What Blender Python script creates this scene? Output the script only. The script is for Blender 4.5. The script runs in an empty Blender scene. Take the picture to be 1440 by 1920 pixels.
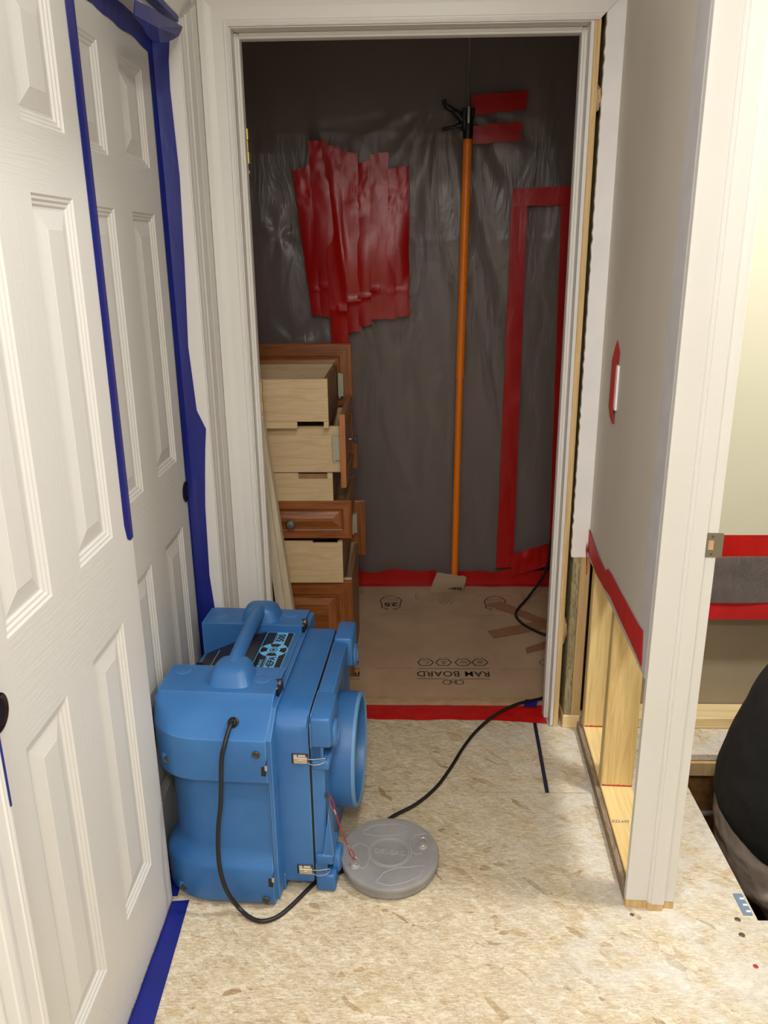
import bpy, bmesh, math, random
from mathutils import Vector, Matrix, noise
random.seed(7)
SC = bpy.context.scene
COL = SC.collection

# ------------------------------------------------------------------ camera, world, lights, exposure
CH = 1.507                                   # camera height
CR = Vector((1.0, 0.0272, -0.0097)); CR = CR.normalized()
FPX = 1524.0
_dn = Vector((52.0, 4766.0, FPX)).normalized()
_t = -0.0293
_X = Vector((1.0, (-52.0 - FPX*_t)/4766.0, _t)).normalized()
_Y = _dn.cross(_X)
if _Y.z < 0: _Y = -_Y
# rows of ROT map camera axes (right, down, forward) to world axes
ROT = Matrix((_X, _Y, -_dn))
cam_d = bpy.data.cameras.new('camera')
cam = bpy.data.objects.new('camera', cam_d); COL.objects.link(cam)
right = ROT @ Vector((1,0,0)); down = ROT @ Vector((0,1,0)); fwd = ROT @ Vector((0,0,1))
M3 = Matrix((right, -down, -fwd)).transposed()
cam.matrix_world = Matrix.Translation((0,0,CH)) @ M3.to_4x4()
cam_d.sensor_fit = 'HORIZONTAL'; cam_d.sensor_width = 36.0
cam_d.lens = FPX/1440.0*36.0
cam_d.clip_start = 0.02
SC.camera = cam

w = bpy.data.worlds.new('world'); SC.world = w; w.use_nodes = True
w.node_tree.nodes['Background'].inputs[0].default_value = (0.9,0.93,1.0,1)
w.node_tree.nodes['Background'].inputs[1].default_value = 0.05

SC.view_settings.view_transform = 'Standard'
SC.view_settings.look = 'None'
SC.view_settings.gamma = 1.0
SC.view_settings.use_curve_mapping = False
SC.view_settings.exposure = -0.22

def area_light(name, loc, size, power, color, rot=(0,0,0), shape='DISK', spread=None):
    d = bpy.data.lights.new(name, 'AREA'); d.shape = shape; d.size = size
    d.energy = power; d.color = color
    if spread: d.spread = spread
    o = bpy.data.objects.new(name, d); COL.objects.link(o)
    o.location = loc; o.rotation_euler = rot
    return o
area_light('hall_ceiling_lamp', (-0.02,-0.45,2.40), 0.34, 33, (1.0,0.975,0.95))
area_light('hall_rear_lamp', (0.0,-1.7,2.40), 0.30, 16, (1.0,0.975,0.95))
area_light('hall_front_fill', (0.12,0.85,2.41), 0.30, 15, (1.0,0.975,0.95))  # unseen fill light added to brighten the rear closet door
area_light('bath_ceiling_lamp', (1.22,1.50,2.40), 0.20, 44, (1.0,0.99,0.97))

# ------------------------------------------------------------------ pixel -> surface helpers (sizes read off the photo)
def ray(x, y):
    return ROT @ Vector(((x-720.0)/FPX, (y-960.0)/FPX, 1.0))
def onz(x, y, z=0.0):
    r = ray(x,y); s = (z-CH)/r.z; return Vector((r.x*s, r.y*s, z))
def ony(x, y, Y):
    r = ray(x,y); s = Y/r.y; return Vector((r.x*s, Y, CH+r.z*s))
def onx(x, y, X):
    r = ray(x,y); s = X/r.x; return Vector((X, r.y*s, CH+r.z*s))

# ------------------------------------------------------------------ materials
def lin(c):
    out = []
    for v in c:
        v = v/255.0
        out.append(v/12.92 if v <= 0.04045 else ((v+0.055)/1.055)**2.4)
    return tuple(out)+(1.0,)

class NT:
    def __init__(s, name):
        s.m = bpy.data.materials.new(name); s.m.use_nodes = True
        s.n = s.m.node_tree.nodes; s.l = s.m.node_tree.links
        s.b = s.n['Principled BSDF']; s.out = s.n['Material Output']
    def add(s, t, **k):
        n = s.n.new(t)
        for a, v in k.items(): setattr(n, a, v)
        return n
    def link(s, a, b): s.l.new(a, b)
    def coord(s, scale=(1,1,1), rot=(0,0,0), kind='Object'):
        tc = s.add('ShaderNodeTexCoord'); mp = s.add('ShaderNodeMapping')
        mp.inputs['Scale'].default_value = scale; mp.inputs['Rotation'].default_value = rot
        s.link(tc.outputs[kind], mp.inputs['Vector']); return mp.outputs[0]
    def noise(s, vec, scale=5, detail=4, rough=0.55, dist=0.0):
        n = s.add('ShaderNodeTexNoise'); n.inputs['Scale'].default_value = scale
        n.inputs['Detail'].default_value = detail; n.inputs['Roughness'].default_value = rough
        n.inputs['Distortion'].default_value = dist
        s.link(vec, n.inputs['Vector']); return n.outputs['Fac']
    def voro(s, vec, scale=5, out='Color', feature='F1', rnd=1.0):
        n = s.add('ShaderNodeTexVoronoi'); n.feature = feature; n.inputs['Scale'].default_value = scale
        n.inputs['Randomness'].default_value = rnd
        s.link(vec, n.inputs['Vector']); return n.outputs[out]
    def ramp(s, fac, stops, interp='LINEAR'):
        r = s.add('ShaderNodeValToRGB'); cr = r.color_ramp; cr.interpolation = interp
        while len(cr.elements) < len(stops): cr.elements.new(0.5)
        for e, (p, c) in zip(cr.elements, stops):
            e.position = p; e.color = c if len(c) == 4 else tuple(c)+(1,)
        s.link(fac, r.inputs[0]); return r.outputs[0]
    def mix(s, fac, a, b, mode='MIX'):
        n = s.add('ShaderNodeMix'); n.data_type = 'RGBA'; n.blend_type = mode
        for sock, v in ((n.inputs[0], fac), (n.inputs[6], a), (n.inputs[7], b)):
            if isinstance(v, (int, float)): sock.default_value = v
            elif isinstance(v, tuple): sock.default_value = v
            else: s.link(v, sock)
        return n.outputs[2]
    def math(s, op, a, b=0.0):
        n = s.add('ShaderNodeMath'); n.operation = op
        for sock, v in ((n.inputs[0], a), (n.inputs[1], b)):
            if isinstance(v, (int, float)): sock.default_value = v
            else: s.link(v, sock)
        return n.outputs[0]
    def bump(s, h, strength=0.2, dist=0.002, nrm=None):
        n = s.add('ShaderNodeBump'); n.inputs['Strength'].default_value = strength
        n.inputs['Distance'].default_value = dist; s.link(h, n.inputs['Height'])
        if nrm is not None: s.link(nrm, n.inputs['Normal'])
        s.link(n.outputs[0], s.b.inputs['Normal']); return n.outputs[0]
    def set(s, color=None, rough=None, metal=None, **k):
        if color is not None:
            if isinstance(color, tuple): s.b.inputs['Base Color'].default_value = color
            else: s.link(color, s.b.inputs['Base Color'])
        if rough is not None:
            if isinstance(rough, (int, float)): s.b.inputs['Roughness'].default_value = rough
            else: s.link(rough, s.b.inputs['Roughness'])
        if metal is not None: s.b.inputs['Metallic'].default_value = metal
        for a, v in k.items(): s.b.inputs[a.replace('_',' ')].default_value = v
        return s.m

def simple(name, c, rough=0.5, metal=0.0, bump=None, var=0.0, vscale=8):
    t = NT(name)
    if var:
        v = t.noise(t.coord(), vscale, 4)
        k = lin(c); lo = tuple(x*(1-var) for x in k[:3])+(1,); hi = tuple(min(1,x*(1+var)) for x in k[:3])+(1,)
        t.set(t.ramp(v, [(0.35,lo),(0.65,hi)]), rough, metal)
    else: t.set(lin(c), rough, metal)
    if bump: t.bump(t.noise(t.coord(), bump[0], 3), bump[1], bump[2])
    return t.m

M = {}
M['white_paint'] = simple('white_paint', (219,216,210), 0.4, bump=(40,0.03,0.001), var=0.02, vscale=3)
M['yellow_paint'] = simple('cream_wall_paint', (200,195,174), 0.7, bump=(60,0.15,0.001), var=0.03, vscale=2)
M['ceiling_paint'] = simple('ceiling_paint', (232,230,226), 0.8)
M['hall_paint'] = simple('hall_wall_paint', (216,213,207), 0.7)
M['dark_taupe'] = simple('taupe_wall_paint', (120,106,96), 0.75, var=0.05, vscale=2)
M['white_primer'] = simple('white_drywall', (232,230,228), 0.75, bump=(90,0.25,0.002), var=0.03, vscale=10)
M['raw_gray'] = simple('bare_drywall_strip', (188,184,184), 0.7, bump=(60,0.3,0.002), var=0.05, vscale=14)
M['gypsum'] = simple('gypsum_edge', (205,200,192), 0.9, bump=(160,0.7,0.004), var=0.12, vscale=60)
M['kraft_back'] = simple('drywall_paper_back', (158,142,118), 0.85, var=0.05, vscale=5)

def mk_drywall():
    t = NT('taupe_drywall_paint')
    a = t.noise(t.coord((1,1,0.5)), 3.0, 3)
    b = t.noise(t.coord((1,1,1)), 30, 4)
    base = t.ramp(a, [(0.3, lin((194,185,172))),(0.7, lin((203,194,182)))])
    sc = t.ramp(t.noise(t.coord((30,30,5),(0.3,0.2,0.6)), 2.2, 3), [(0.70,(0,0,0)),(0.78,(1,1,1))])
    t.set(t.mix(t.math('MULTIPLY', sc, 0.12), base, lin((190,180,166))), 0.55)
    t.bump(b, 0.08, 0.001); return t.m
M['drywall'] = mk_drywall()

def mk_door():
    t = NT('molded_door_paint')
    # embossed wood grain: fine waves, vertical on stiles and panels
    g = t.noise(t.coord((60,60,3.0)), 3.0, 3, 0.6, 0.6)
    g2 = t.noise(t.coord((20,20,1.6)), 5.0, 2, 0.5, 1.5)
    h = t.math('ADD', g, t.math('MULTIPLY', g2, 0.6))
    t.set(lin((206,203,197)), 0.42); t.bump(h, 0.22, 0.0015); return t.m
M['door'] = mk_door()
def mk_door_rail():
    t = NT('molded_door_rail_paint')
    g = t.noise(t.coord((3.0,3.0,60)), 3.0, 3, 0.6, 0.6)
    g2 = t.noise(t.coord((1.6,1.6,20)), 5.0, 2, 0.5, 1.5)
    h = t.math('ADD', g, t.math('MULTIPLY', g2, 0.6))
    t.set(lin((206,203,197)), 0.42); t.bump(h, 0.3, 0.002); return t.m
M['door_rail'] = mk_door_rail()

def mk_osb():
    t = NT('oriented_strand_board')
    cols = [(0.0, lin((164,134,92))),(0.035, lin((208,189,154))),(0.35, lin((222,208,179))),(0.55, lin((232,221,196))),(0.75, lin((215,199,168))),(0.95, lin((236,227,205))),(1.0, lin((196,168,124)))]
    res = None
    for i, (rz, sx, sy, sc) in enumerate(((0.08,1,5.0,13.0),(0.40,1,4.5,15.0),(-0.35,1,5.5,13.0),(0.8,1,4.0,19.0))):
        vec = t.coord((1,1,1),(0,0,rz))
        nz = t.add('ShaderNodeTexNoise'); nz.inputs['Scale'].default_value = 22; nz.inputs['Detail'].default_value = 4
        t.link(vec, nz.inputs['Vector'])
        ad = t.add('ShaderNodeVectorMath'); ad.operation = 'MULTIPLY_ADD'
        t.link(nz.outputs['Color'], ad.inputs[0]); ad.inputs[1].default_value = (0.05,0.035,0.0); t.link(vec, ad.inputs[2])
        mp = t.add('ShaderNodeMapping'); mp.inputs['Scale'].default_value = (sx,sy,1)
        t.link(ad.outputs[0], mp.inputs['Vector'])
        v = t.voro(mp.outputs[0], sc)
        sep = t.add('ShaderNodeSeparateColor'); t.link(v, sep.inputs[0])
        c = t.ramp(sep.outputs[0], cols)
        gr = t.noise(mp.outputs[0], 34, 4, 0.65)
        c = t.mix(t.ramp(gr, [(0.42,(0.0,)*3),(0.66,(0.36,)*3)]), c, lin((176,152,116)))
        if res is None: res = c
        else: res = t.mix(t.math('GREATER_THAN', sep.outputs[2], 0.48), res, c)
    # mottling that breaks the strands up, and fine fibre
    mott = t.noise(t.coord((1,2.4,1),(0,0,0.25)), 30, 6, 0.72, 1.2)
    res = t.mix(t.ramp(mott, [(0.50,(0,0,0)),(0.66,(0.40,)*3)]), res, lin((184,162,128)))
    res = t.mix(t.ramp(mott, [(0.30,(0.65,)*3),(0.47,(0,0,0))]), res, lin((238,230,208)))
    fib = t.noise(t.coord((1,6,1),(0,0,0.1)), 38, 6, 0.78, 0.8)
    res = t.mix(t.ramp(fib, [(0.515,(0,0,0)),(0.62,(0.50,)*3)]), res, lin((146,118,82)))
    res = t.mix(t.ramp(fib, [(0.36,(0.55,)*3),(0.47,(0,0,0))]), res, lin((240,232,210)))
    fib2 = t.noise(t.coord((1,4,1),(0,0,-0.5)), 55, 6, 0.8, 1.0)
    res = t.mix(t.ramp(fib2, [(0.53,(0,0,0)),(0.61,(0.42,)*3)]), res, lin((132,104,68)))
    fine = t.noise(t.coord((1,1,1)), 150, 6, 0.75)
    res = t.mix(t.ramp(fine, [(0.36,(0.38,)*3),(0.48,(0,0,0))]), res, lin((160,136,100)))
    # thin dark cracks between strands
    nf = t.noise(t.coord((1,3.2,1),(0,0,0.35)), 20, 5, 0.75, 1.6)
    crack = t.ramp(nf, [(0.484,(0,0,0)),(0.5,(1,1,1)),(0.516,(0,0,0))])
    nf2 = t.noise(t.coord((1,2.6,1),(0,0,-0.6)), 34, 5, 0.75, 1.2)
    crack2 = t.ramp(nf2, [(0.488,(0,0,0)),(0.5,(1,1,1)),(0.512,(0,0,0))])
    msk = t.ramp(t.noise(t.coord(), 9, 3), [(0.42,(0,0,0)),(0.6,(1,1,1))])
    res = t.mix(t.math('MULTIPLY', t.math('MULTIPLY', t.math('MAXIMUM', crack, crack2), msk), 0.6), res, lin((116,90,58)))
    # sparse brown knots and bark flakes
    vd = t.voro(t.coord((1,2.2,1),(0,0,0.5)), 13.0, 'Distance')
    wob = t.noise(t.coord(), 60, 4)
    knot = t.ramp(t.math('ADD', vd, t.math('MULTIPLY', wob, 0.14)), [(0.125,(1,1,1)),(0.16,(0,0,0))])
    keep = t.ramp(t.noise(t.coord(), 6.3, 2), [(0.50,(0,0,0)),(0.54,(1,1,1))])
    res = t.mix(t.math('MULTIPLY', t.math('MULTIPLY', knot, keep), 0.7), res, lin((128,92,50)))
    vf = t.voro(t.coord((1,2.6,1),(0,0,-0.3)), 42.0, 'Distance')
    fleck = t.ramp(t.math('ADD', vf, t.math('MULTIPLY', wob, 0.2)), [(0.19,(1,1,1)),(0.23,(0,0,0))])
    keep2 = t.ramp(t.noise(t.coord(), 21, 3), [(0.50,(0,0,0)),(0.55,(1,1,1))])
    res = t.mix(t.math('MULTIPLY', t.math('MULTIPLY', fleck, keep2), 0.6), res, lin((118,88,54)))
    # pale plaster dust lying by the stud wall
    geo = t.add('ShaderNodeTexCoord')
    sp = t.add('ShaderNodeSeparateXYZ'); t.link(geo.outputs['Object'], sp.inputs[0])
    gx = t.ramp(sp.outputs[0], [(0.15,(0,0,0)),(0.5,(1,1,1))])
    dn = t.ramp(t.noise(t.coord((1,1,1)), 9, 6, 0.68), [(0.40,(0,0,0)),(0.66,(1,1,1))])
    res = t.mix(t.math('MULTIPLY', t.math('MULTIPLY', gx, dn), 0.66), res, lin((230,230,226)))
    res = t.mix(1.0, res, (0.93,0.92,0.91,1), 'MULTIPLY')
    t.set(res, 0.62)
    t.bump(t.math('ADD', fine, mott), 0.25, 0.002)
    return t.m
M['osb'] = mk_osb()
M['osb_dark'] = simple('dark_strand_board', (150,108,56), 0.8, bump=(30,0.5,0.004), var=0.35, vscale=22)

def mk_wood(name, light, dark, scale=(40,40,2.2), rough=0.6, dist=1.5, knots=None, ns=1.6, amt=1.0):
    t = NT(name)
    v = t.coord(scale)
    a = t.noise(v, ns, 4, 0.6, dist)
    b = t.noise(v, ns*5, 3, 0.7, 0.3)
    c = t.ramp(t.math('ADD', t.math('MULTIPLY', a, 0.75), t.math('MULTIPLY', b, 0.25)), [(0.34, lin(dark)),(0.5, lin(tuple((l*0.65+d*0.35) for l, d in zip(light,dark)))),(0.62, lin(light))])
    if knots:
        kd = t.voro(t.coord(knots[0]), knots[1], 'Distance')
        kk = t.ramp(kd, [(0.03,(1,1,1)),(0.10,(0,0,0))])
        c = t.mix(t.math('MULTIPLY', kk, 0.7), c, lin(knots[2]))
    t.set(c, rough); t.bump(b, 0.12, 0.001); return t.m
M['pine'] = mk_wood('pine_framing_lumber', (232,205,145), (204,170,108), (26,26,1.3), knots=((7,7,3),1.0,(120,82,50)))
M['pine_y'] = mk_wood('pine_plate_lumber', (240,214,152), (222,188,122), (26,1.3,26))
M['pine_x'] = mk_wood('pine_sill_lumber', (236,212,158), (214,184,130), (1.3,26,26))
M['pine_tan'] = mk_wood('aged_tan_lumber', (202,170,122), (178,144,98), (26,26,1.3))
M['pine_gray'] = mk_wood('weathered_gray_lumber', (176,162,120), (92,84,62), (60,60,9), 0.85, ns=2.4)
M['plate_shade'] = mk_wood('shade_toned_plate', (158,138,112), (104,86,66), (50,8,50), 0.85, ns=2.0)  # shade on the plate's hall side, put into a darker brown
M['jamb_raw'] = mk_wood('raw_jamb_edge', (216,186,136), (190,152,98), (50,50,1.6))
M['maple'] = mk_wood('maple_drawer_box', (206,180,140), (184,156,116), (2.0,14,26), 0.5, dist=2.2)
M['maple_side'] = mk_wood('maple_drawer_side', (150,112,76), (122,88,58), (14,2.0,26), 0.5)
M['plank'] = mk_wood('pale_maple_panel', (206,192,166), (184,168,142), (26,26,1.3))
M['cherry'] = mk_wood('stained_cherry_front', (156,92,46), (106,60,28), (1.6,24,26), 0.32, dist=1.8)
M['cherry_v'] = mk_wood('stained_cherry_front_upright', (156,92,46), (106,60,28), (26,26,1.6), 0.32, dist=1.8)
M['cherry_light'] = mk_wood('stained_cherry_edge', (176,112,56), (142,84,38), (26,26,1.6), 0.35)

def mk_blue():
    t = NT('blue_molded_plastic')
    a = t.noise(t.coord(), 4, 4)
    c = t.ramp(a, [(0.3, lin((44,98,158))),(0.7, lin((60,117,176)))])
    s = t.ramp(t.noise(t.coord((9,9,60),(0.5,0.3,0.2)), 2.4, 4, 0.7), [(0.66,(0,0,0)),(0.74,(1,1,1))])
    c = t.mix(t.math('MULTIPLY', s, 0.16), c, lin((140,176,214)))
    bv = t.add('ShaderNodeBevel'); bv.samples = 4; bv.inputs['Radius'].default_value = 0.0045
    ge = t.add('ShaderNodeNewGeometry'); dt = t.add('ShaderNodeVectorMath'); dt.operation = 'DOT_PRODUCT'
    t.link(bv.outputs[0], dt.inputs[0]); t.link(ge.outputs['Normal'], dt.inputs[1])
    wear_highlight = t.ramp(dt.outputs['Value'], [(0.86,(0.55,)*3),(0.985,(0,0,0))])  # pale edge wear that doubles as painted highlights on the crisp edges
    c = t.mix(wear_highlight, c, lin((122,168,212)))
    t.set(c, t.ramp(t.noise(t.coord(), 18, 3), [(0.3,(0.36,)*3),(0.7,(0.52,)*3)]))
    t.bump(t.noise(t.coord(), 260, 2), 0.12, 0.0006); return t.m
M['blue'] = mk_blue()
M['blue_pale'] = simple('scuffed_blue_plastic', (104,152,196), 0.5, var=0.08)
M['gray_plastic'] = simple('gray_scuffed_plastic', (144,141,140), 0.55, bump=(80,0.1,0.001), var=0.1, vscale=14)
M['gray_line'] = simple('raised_gray_plastic', (166,163,161), 0.55)
M['black_plastic'] = simple('black_plastic', (24,22,22), 0.42)
M['panel_black'] = simple('black_control_panel', (40,34,34), 0.35)
M['rubber'] = simple('black_cable_rubber', (22,20,20), 0.45, bump=(200,0.1,0.0005))
M['bolt'] = simple('dark_bolt_rubber', (60,60,62), 0.5)
M['chrome'] = simple('polished_steel', (205,205,205), 0.22, 1.0)
M['latch'] = simple('bare_steel_latch', (196,186,170), 0.38, 0.7)
M['nickel'] = simple('satin_nickel', (150,142,126), 0.42, 0.8)
M['pewter'] = simple('pewter_knob', (150,150,152), 0.35, 0.9)
M['brass'] = simple('brass_hinge', (226,196,104), 0.3, 0.8)
M['bronze'] = simple('dark_bronze_pull', (58,44,40), 0.2, 0.85)
M['label_blue'] = simple('label_light_blue', (110,190,240), 0.4)
M['label_black'] = simple('label_black', (26,24,26), 0.4)
M['print'] = simple('dark_brown_print', (34,24,18), 0.9)
M['print_soft'] = simple('faint_brown_print', (80,62,46), 0.9)
M['stamp'] = simple('purple_grade_stamp', (150,118,104), 0.9)
M['red_mark'] = simple('red_marker', (190,52,44), 0.8)
M['galv'] = simple('blue_gray_tie_plate', (136,158,184), 0.4, 0.4)
M['galv_light'] = simple('bright_tie_plate_slot', (222,232,244), 0.4)
M['screw'] = simple('steel_screw', (120,112,98), 0.4, 0.8)
M['wire'] = simple('red_coated_wire', (176,38,48), 0.35)
M['bracket'] = simple('gray_drawer_bracket', (170,164,142), 0.6)
M['shirt'] = simple('black_knit_shirt', (8,8,10), 0.95, bump=(120,0.3,0.002))
M['trousers'] = simple('gray_brown_trousers', (168,154,142), 0.9, bump=(9,0.9,0.02), var=0.12, vscale=6)
M['skin'] = simple('skin', (196,148,122), 0.55)
M['hair'] = simple('dark_hair', (44,32,26), 0.8)
M['dirt'] = simple('crawlspace_soil', (70,56,42), 0.95, bump=(14,0.8,0.02), var=0.3)
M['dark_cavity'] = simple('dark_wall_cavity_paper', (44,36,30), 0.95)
M['insul'] = simple('tan_foam_scrap', (196,160,120), 0.9, bump=(60,0.8,0.006))
M['plate_white'] = simple('white_switch_plate', (236,234,232), 0.35)

def mk_tape(name, c, rough=0.22, bs=0.5, scale=(14,14,5), var=0.12):
    t = NT(name)
    k = lin(c); v = t.noise(t.coord(scale), 1.5, 3)
    t.set(t.ramp(v, [(0.3, tuple(x*(1-var) for x in k[:3])),(0.7, tuple(min(1,x*(1+var)) for x in k[:3]))]), rough)
    a = t.noise(t.coord(scale), 2.2, 4, 0.6, 1.0)
    t.bump(a, bs, 0.008); return t.m
M['red'] = mk_tape('glossy_red_sheathing_tape', (178,16,14), 0.32, 0.2, (6,6,2.0))
M['red_dull'] = mk_tape('flat_red_sheathing_tape', (188,24,24), 0.6, 0.2)
M['bluetape'] = mk_tape('blue_masking_tape', (18,30,118), 0.42, 0.22, (6,6,3))
M['brown_tape'] = mk_tape('brown_kraft_tape', (150,108,72), 0.6, 0.15)
M['clear_tape'] = mk_tape('shiny_tan_tape', (186,154,114), 0.2, 0.5)

def mk_plastic(nm='clear_poly_sheeting', haze=0.24):
    t = NT(nm)
    n, l = t.n, t.l
    tr = n.new('ShaderNodeBsdfTransparent'); tr.inputs[0].default_value = (0.92,0.91,0.91,1)
    di = n.new('ShaderNodeBsdfDiffuse'); di.inputs[0].default_value = lin((160,150,150))
    gl = n.new('ShaderNodeBsdfGlossy'); gl.inputs['Roughness'].default_value = 0.30; gl.inputs['Color'].default_value = (0.95,0.92,0.92,1)
    m1 = n.new('ShaderNodeMixShader'); m1.inputs[0].default_value = haze
    l.new(tr.outputs[0], m1.inputs[1]); l.new(di.outputs[0], m1.inputs[2])
    fr = n.new('ShaderNodeFresnel'); fr.inputs['IOR'].default_value = 1.5
    fm = t.math('ADD', t.math('MULTIPLY', fr.outputs[0], 0.9), 0.0)
    m2 = n.new('ShaderNodeMixShader'); l.new(fm, m2.inputs[0])
    l.new(m1.outputs[0], m2.inputs[1]); l.new(gl.outputs[0], m2.inputs[2])
    a = t.noise(t.coord((5,1,1.3),(0,0.18,0)), 2.2, 4, 0.6, 1.2)
    bp = n.new('ShaderNodeBump'); bp.inputs['Strength'].default_value = 0.4; bp.inputs['Distance'].default_value = 0.022
    l.new(a, bp.inputs['Height'])
    for s in (di, gl, fr): l.new(bp.outputs[0], s.inputs['Normal'])
    l.new(m2.outputs[0], t.out.inputs['Surface']); return t.m
M['poly'] = mk_plastic()
M['poly_dense'] = mk_plastic('cloudy_poly_strip', 0.36)

def mk_card():
    t = NT('kraft_floor_protection_board')
    c = t.ramp(t.noise(t.coord((1,1,1)), 5, 5), [(0.3, lin((170,140,110))),(0.7, lin((188,158,127)))])
    t.set(c, 0.65); t.bump(t.noise(t.coord(), 60, 3), 0.1, 0.001); return t.m
M['card'] = mk_card()
M['card_scrap'] = simple('pale_kraft_scrap', (168,144,114), 0.7, var=0.04)
M['orange'] = simple('orange_enamel_tube', (255,134,20), 0.4)

# ------------------------------------------------------------------ mesh helpers
def finish(bm, name, m, parent=None, smooth=False, angle=35, loc=None, rot=None):
    bmesh.ops.recalc_face_normals(bm, faces=bm.faces)
    me = bpy.data.meshes.new(name); bm.to_mesh(me); bm.free()
    for mm in (m if isinstance(m, (list, tuple)) else [m]): me.materials.append(M[mm] if isinstance(mm, str) else mm)
    o = bpy.data.objects.new(name, me); COL.objects.link(o)
    if smooth:
        for p in me.polygons: p.use_smooth = True
        try: me.set_sharp_from_angle(angle=math.radians(angle))
        except Exception: pass
    if parent: o.parent = parent
    if loc is not None: o.location = loc
    if rot is not None: o.rotation_euler = rot
    return o

def box(bm, x0, x1, y0, y1, z0, z1, bev=0.0, seg=2, mi=0, mat=None):
    vs = [bm.verts.new((x, y, z)) for x in (x0,x1) for y in (y0,y1) for z in (z0,z1)]
    fs = [bm.faces.new([vs[i] for i in f]) for f in ((0,1,3,2),(4,6,7,5),(0,4,5,1),(2,3,7,6),(0,2,6,4),(1,5,7,3))]
    for f in fs: f.material_index = mi
    if bev > 0:
        es = list({e for f in fs for e in f.edges})
        r = bmesh.ops.bevel(bm, geom=es, offset=bev, segments=seg, profile=0.5, affect='EDGES')
        for f in r['faces']: f.material_index = mi
        allv = list({v for f in r['faces'] for v in f.verts} | {v for v in vs if v.is_valid})
    else: allv = vs
    if mat is not None:
        for v in allv: v.co = mat @ v.co
    return allv

def prism(bm, pts, dirv, mi=0):
    """pts: list of Vector in one plane, extruded by dirv"""
    a = [bm.verts.new(p) for p in pts]; b = [bm.verts.new(Vector(p)+Vector(dirv)) for p in pts]
    n = len(pts)
    fs = [bm.faces.new(a[::-1]), bm.faces.new(b)]
    for i in range(n): fs.append(bm.faces.new((a[i], a[(i+1)%n], b[(i+1)%n], b[i])))
    for f in fs: f.material_index = mi
    return a+b

def loft(bm, rings, cap=True, mi=0):
    """rings: list of equal-length lists of points"""
    R = [[bm.verts.new(p) for p in r] for r in rings]; n = len(R[0])
    for i in range(len(R)-1):
        for j in range(n):
            f = bm.faces.new((R[i][j], R[i][(j+1)%n], R[i+1][(j+1)%n], R[i+1][j])); f.material_index = mi
    if cap:
        f = bm.faces.new(R[0][::-1]); f.material_index = mi
        f = bm.faces.new(R[-1]); f.material_index = mi

def tube(bm, path, r, seg=12, mi=0, closed=False):
    pts = [Vector(p) for p in path]; n = len(pts); rings = []
    up = Vector((0,0,1)); prev = None
    for i, p in enumerate(pts):
        if closed: tg = pts[(i+1)%n]-pts[i-1]
        else: tg = pts[min(i+1,n-1)]-pts[max(i-1,0)]
        tg.normalize()
        if prev is None:
            a = tg.cross(up)
            if a.length < 1e-3: a = tg.cross(Vector((1,0,0)))
            a.normalize()
        else:
            a = prev-tg*prev.dot(tg)
            if a.length < 1e-4: a = tg.cross(up)
            a.normalize()
        prev = a; b = tg.cross(a)
        rr = r[i] if isinstance(r, (list, tuple)) else r
        rings.append([p+(a*math.cos(2*math.pi*k/seg)+b*math.sin(2*math.pi*k/seg))*rr for k in range(seg)])
    if closed: rings.append(rings[0]); loft(bm, rings, False, mi); bmesh.ops.remove_doubles(bm, verts=bm.verts, dist=1e-6)
    else: loft(bm, rings, True, mi)

def smoothpath(pts, sub=6):
    P = [Vector(p) for p in pts]; out = []
    for i in range(len(P)-1):
        p0, p1, p2, p3 = P[max(i-1,0)], P[i], P[i+1], P[min(i+2,len(P)-1)]
        for k in range(sub):
            t = k/sub
            out.append(0.5*((2*p1)+(p2-p0)*t+(2*p0-5*p1+4*p2-p3)*t*t+(3*p1-p0-3*p2+p3)*t**3))
    out.append(P[-1]); return out

def lathe(bm, prof, axis='Z', seg=48, org=(0,0,0), mi=0, closed=False):
    """prof: list of (r, h); closed joins last to first (ring)"""
    rings = []
    for r, h in prof:
        ring = []
        for k in range(seg):
            a = 2*math.pi*k/seg; c, s = math.cos(a)*r, math.sin(a)*r
            if axis == 'Z': p = (c, s, h)
            elif axis == 'X': p = (h, c, s)
            else: p = (c, h, s)
            ring.append(Vector(org)+Vector(p))
        rings.append(ring)
    if closed:
        R = [[bm.verts.new(p) for p in r] for r in rings]; m = len(R)
        for i in range(m):
            for j in range(seg):
                f = bm.faces.new((R[i][j], R[i][(j+1)%seg], R[(i+1)%m][(j+1)%seg], R[(i+1)%m][j])); f.material_index = mi
    else: loft(bm, rings, True, mi)

def empty(name, loc=(0,0,0), rot=(0,0,0)):
    o = bpy.data.objects.new(name, None); COL.objects.link(o)
    o.location = loc; o.rotation_euler = rot; o.empty_display_size = 0.05; return o
def tag(o, label, cat, group=None):
    o['label'] = label; o['category'] = cat
    if group: o['group'] = group
    return o
def struct(o, label=None):
    o['kind'] = 'structure'
    if label: o['label'] = label
    return o

def text(body, size, mat, parent, mtx, name='lettering', ext=0.0004, sx=1.0, bold=0.0, align='CENTER', spacing=1.0):
    cu = bpy.data.curves.new(name, 'FONT'); cu.body = body; cu.size = size
    cu.extrude = ext; cu.align_x = align; cu.align_y = 'CENTER'; cu.offset = bold; cu.space_character = spacing
    cu.resolution_u = 3
    tmp = bpy.data.objects.new('tmp', cu); COL.objects.link(tmp)
    bpy.context.view_layer.update()
    dg = bpy.context.evaluated_depsgraph_get()
    me = bpy.data.meshes.new_from_object(tmp.evaluated_get(dg))
    bpy.data.objects.remove(tmp)
    me.name = name; me.materials.clear(); me.materials.append(M[mat])
    me.transform(Matrix.Diagonal((sx,1,1,1)))
    me.transform(mtx)
    o = bpy.data.objects.new(name, me); COL.objects.link(o)
    if parent: o.parent = parent
    return o

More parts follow.
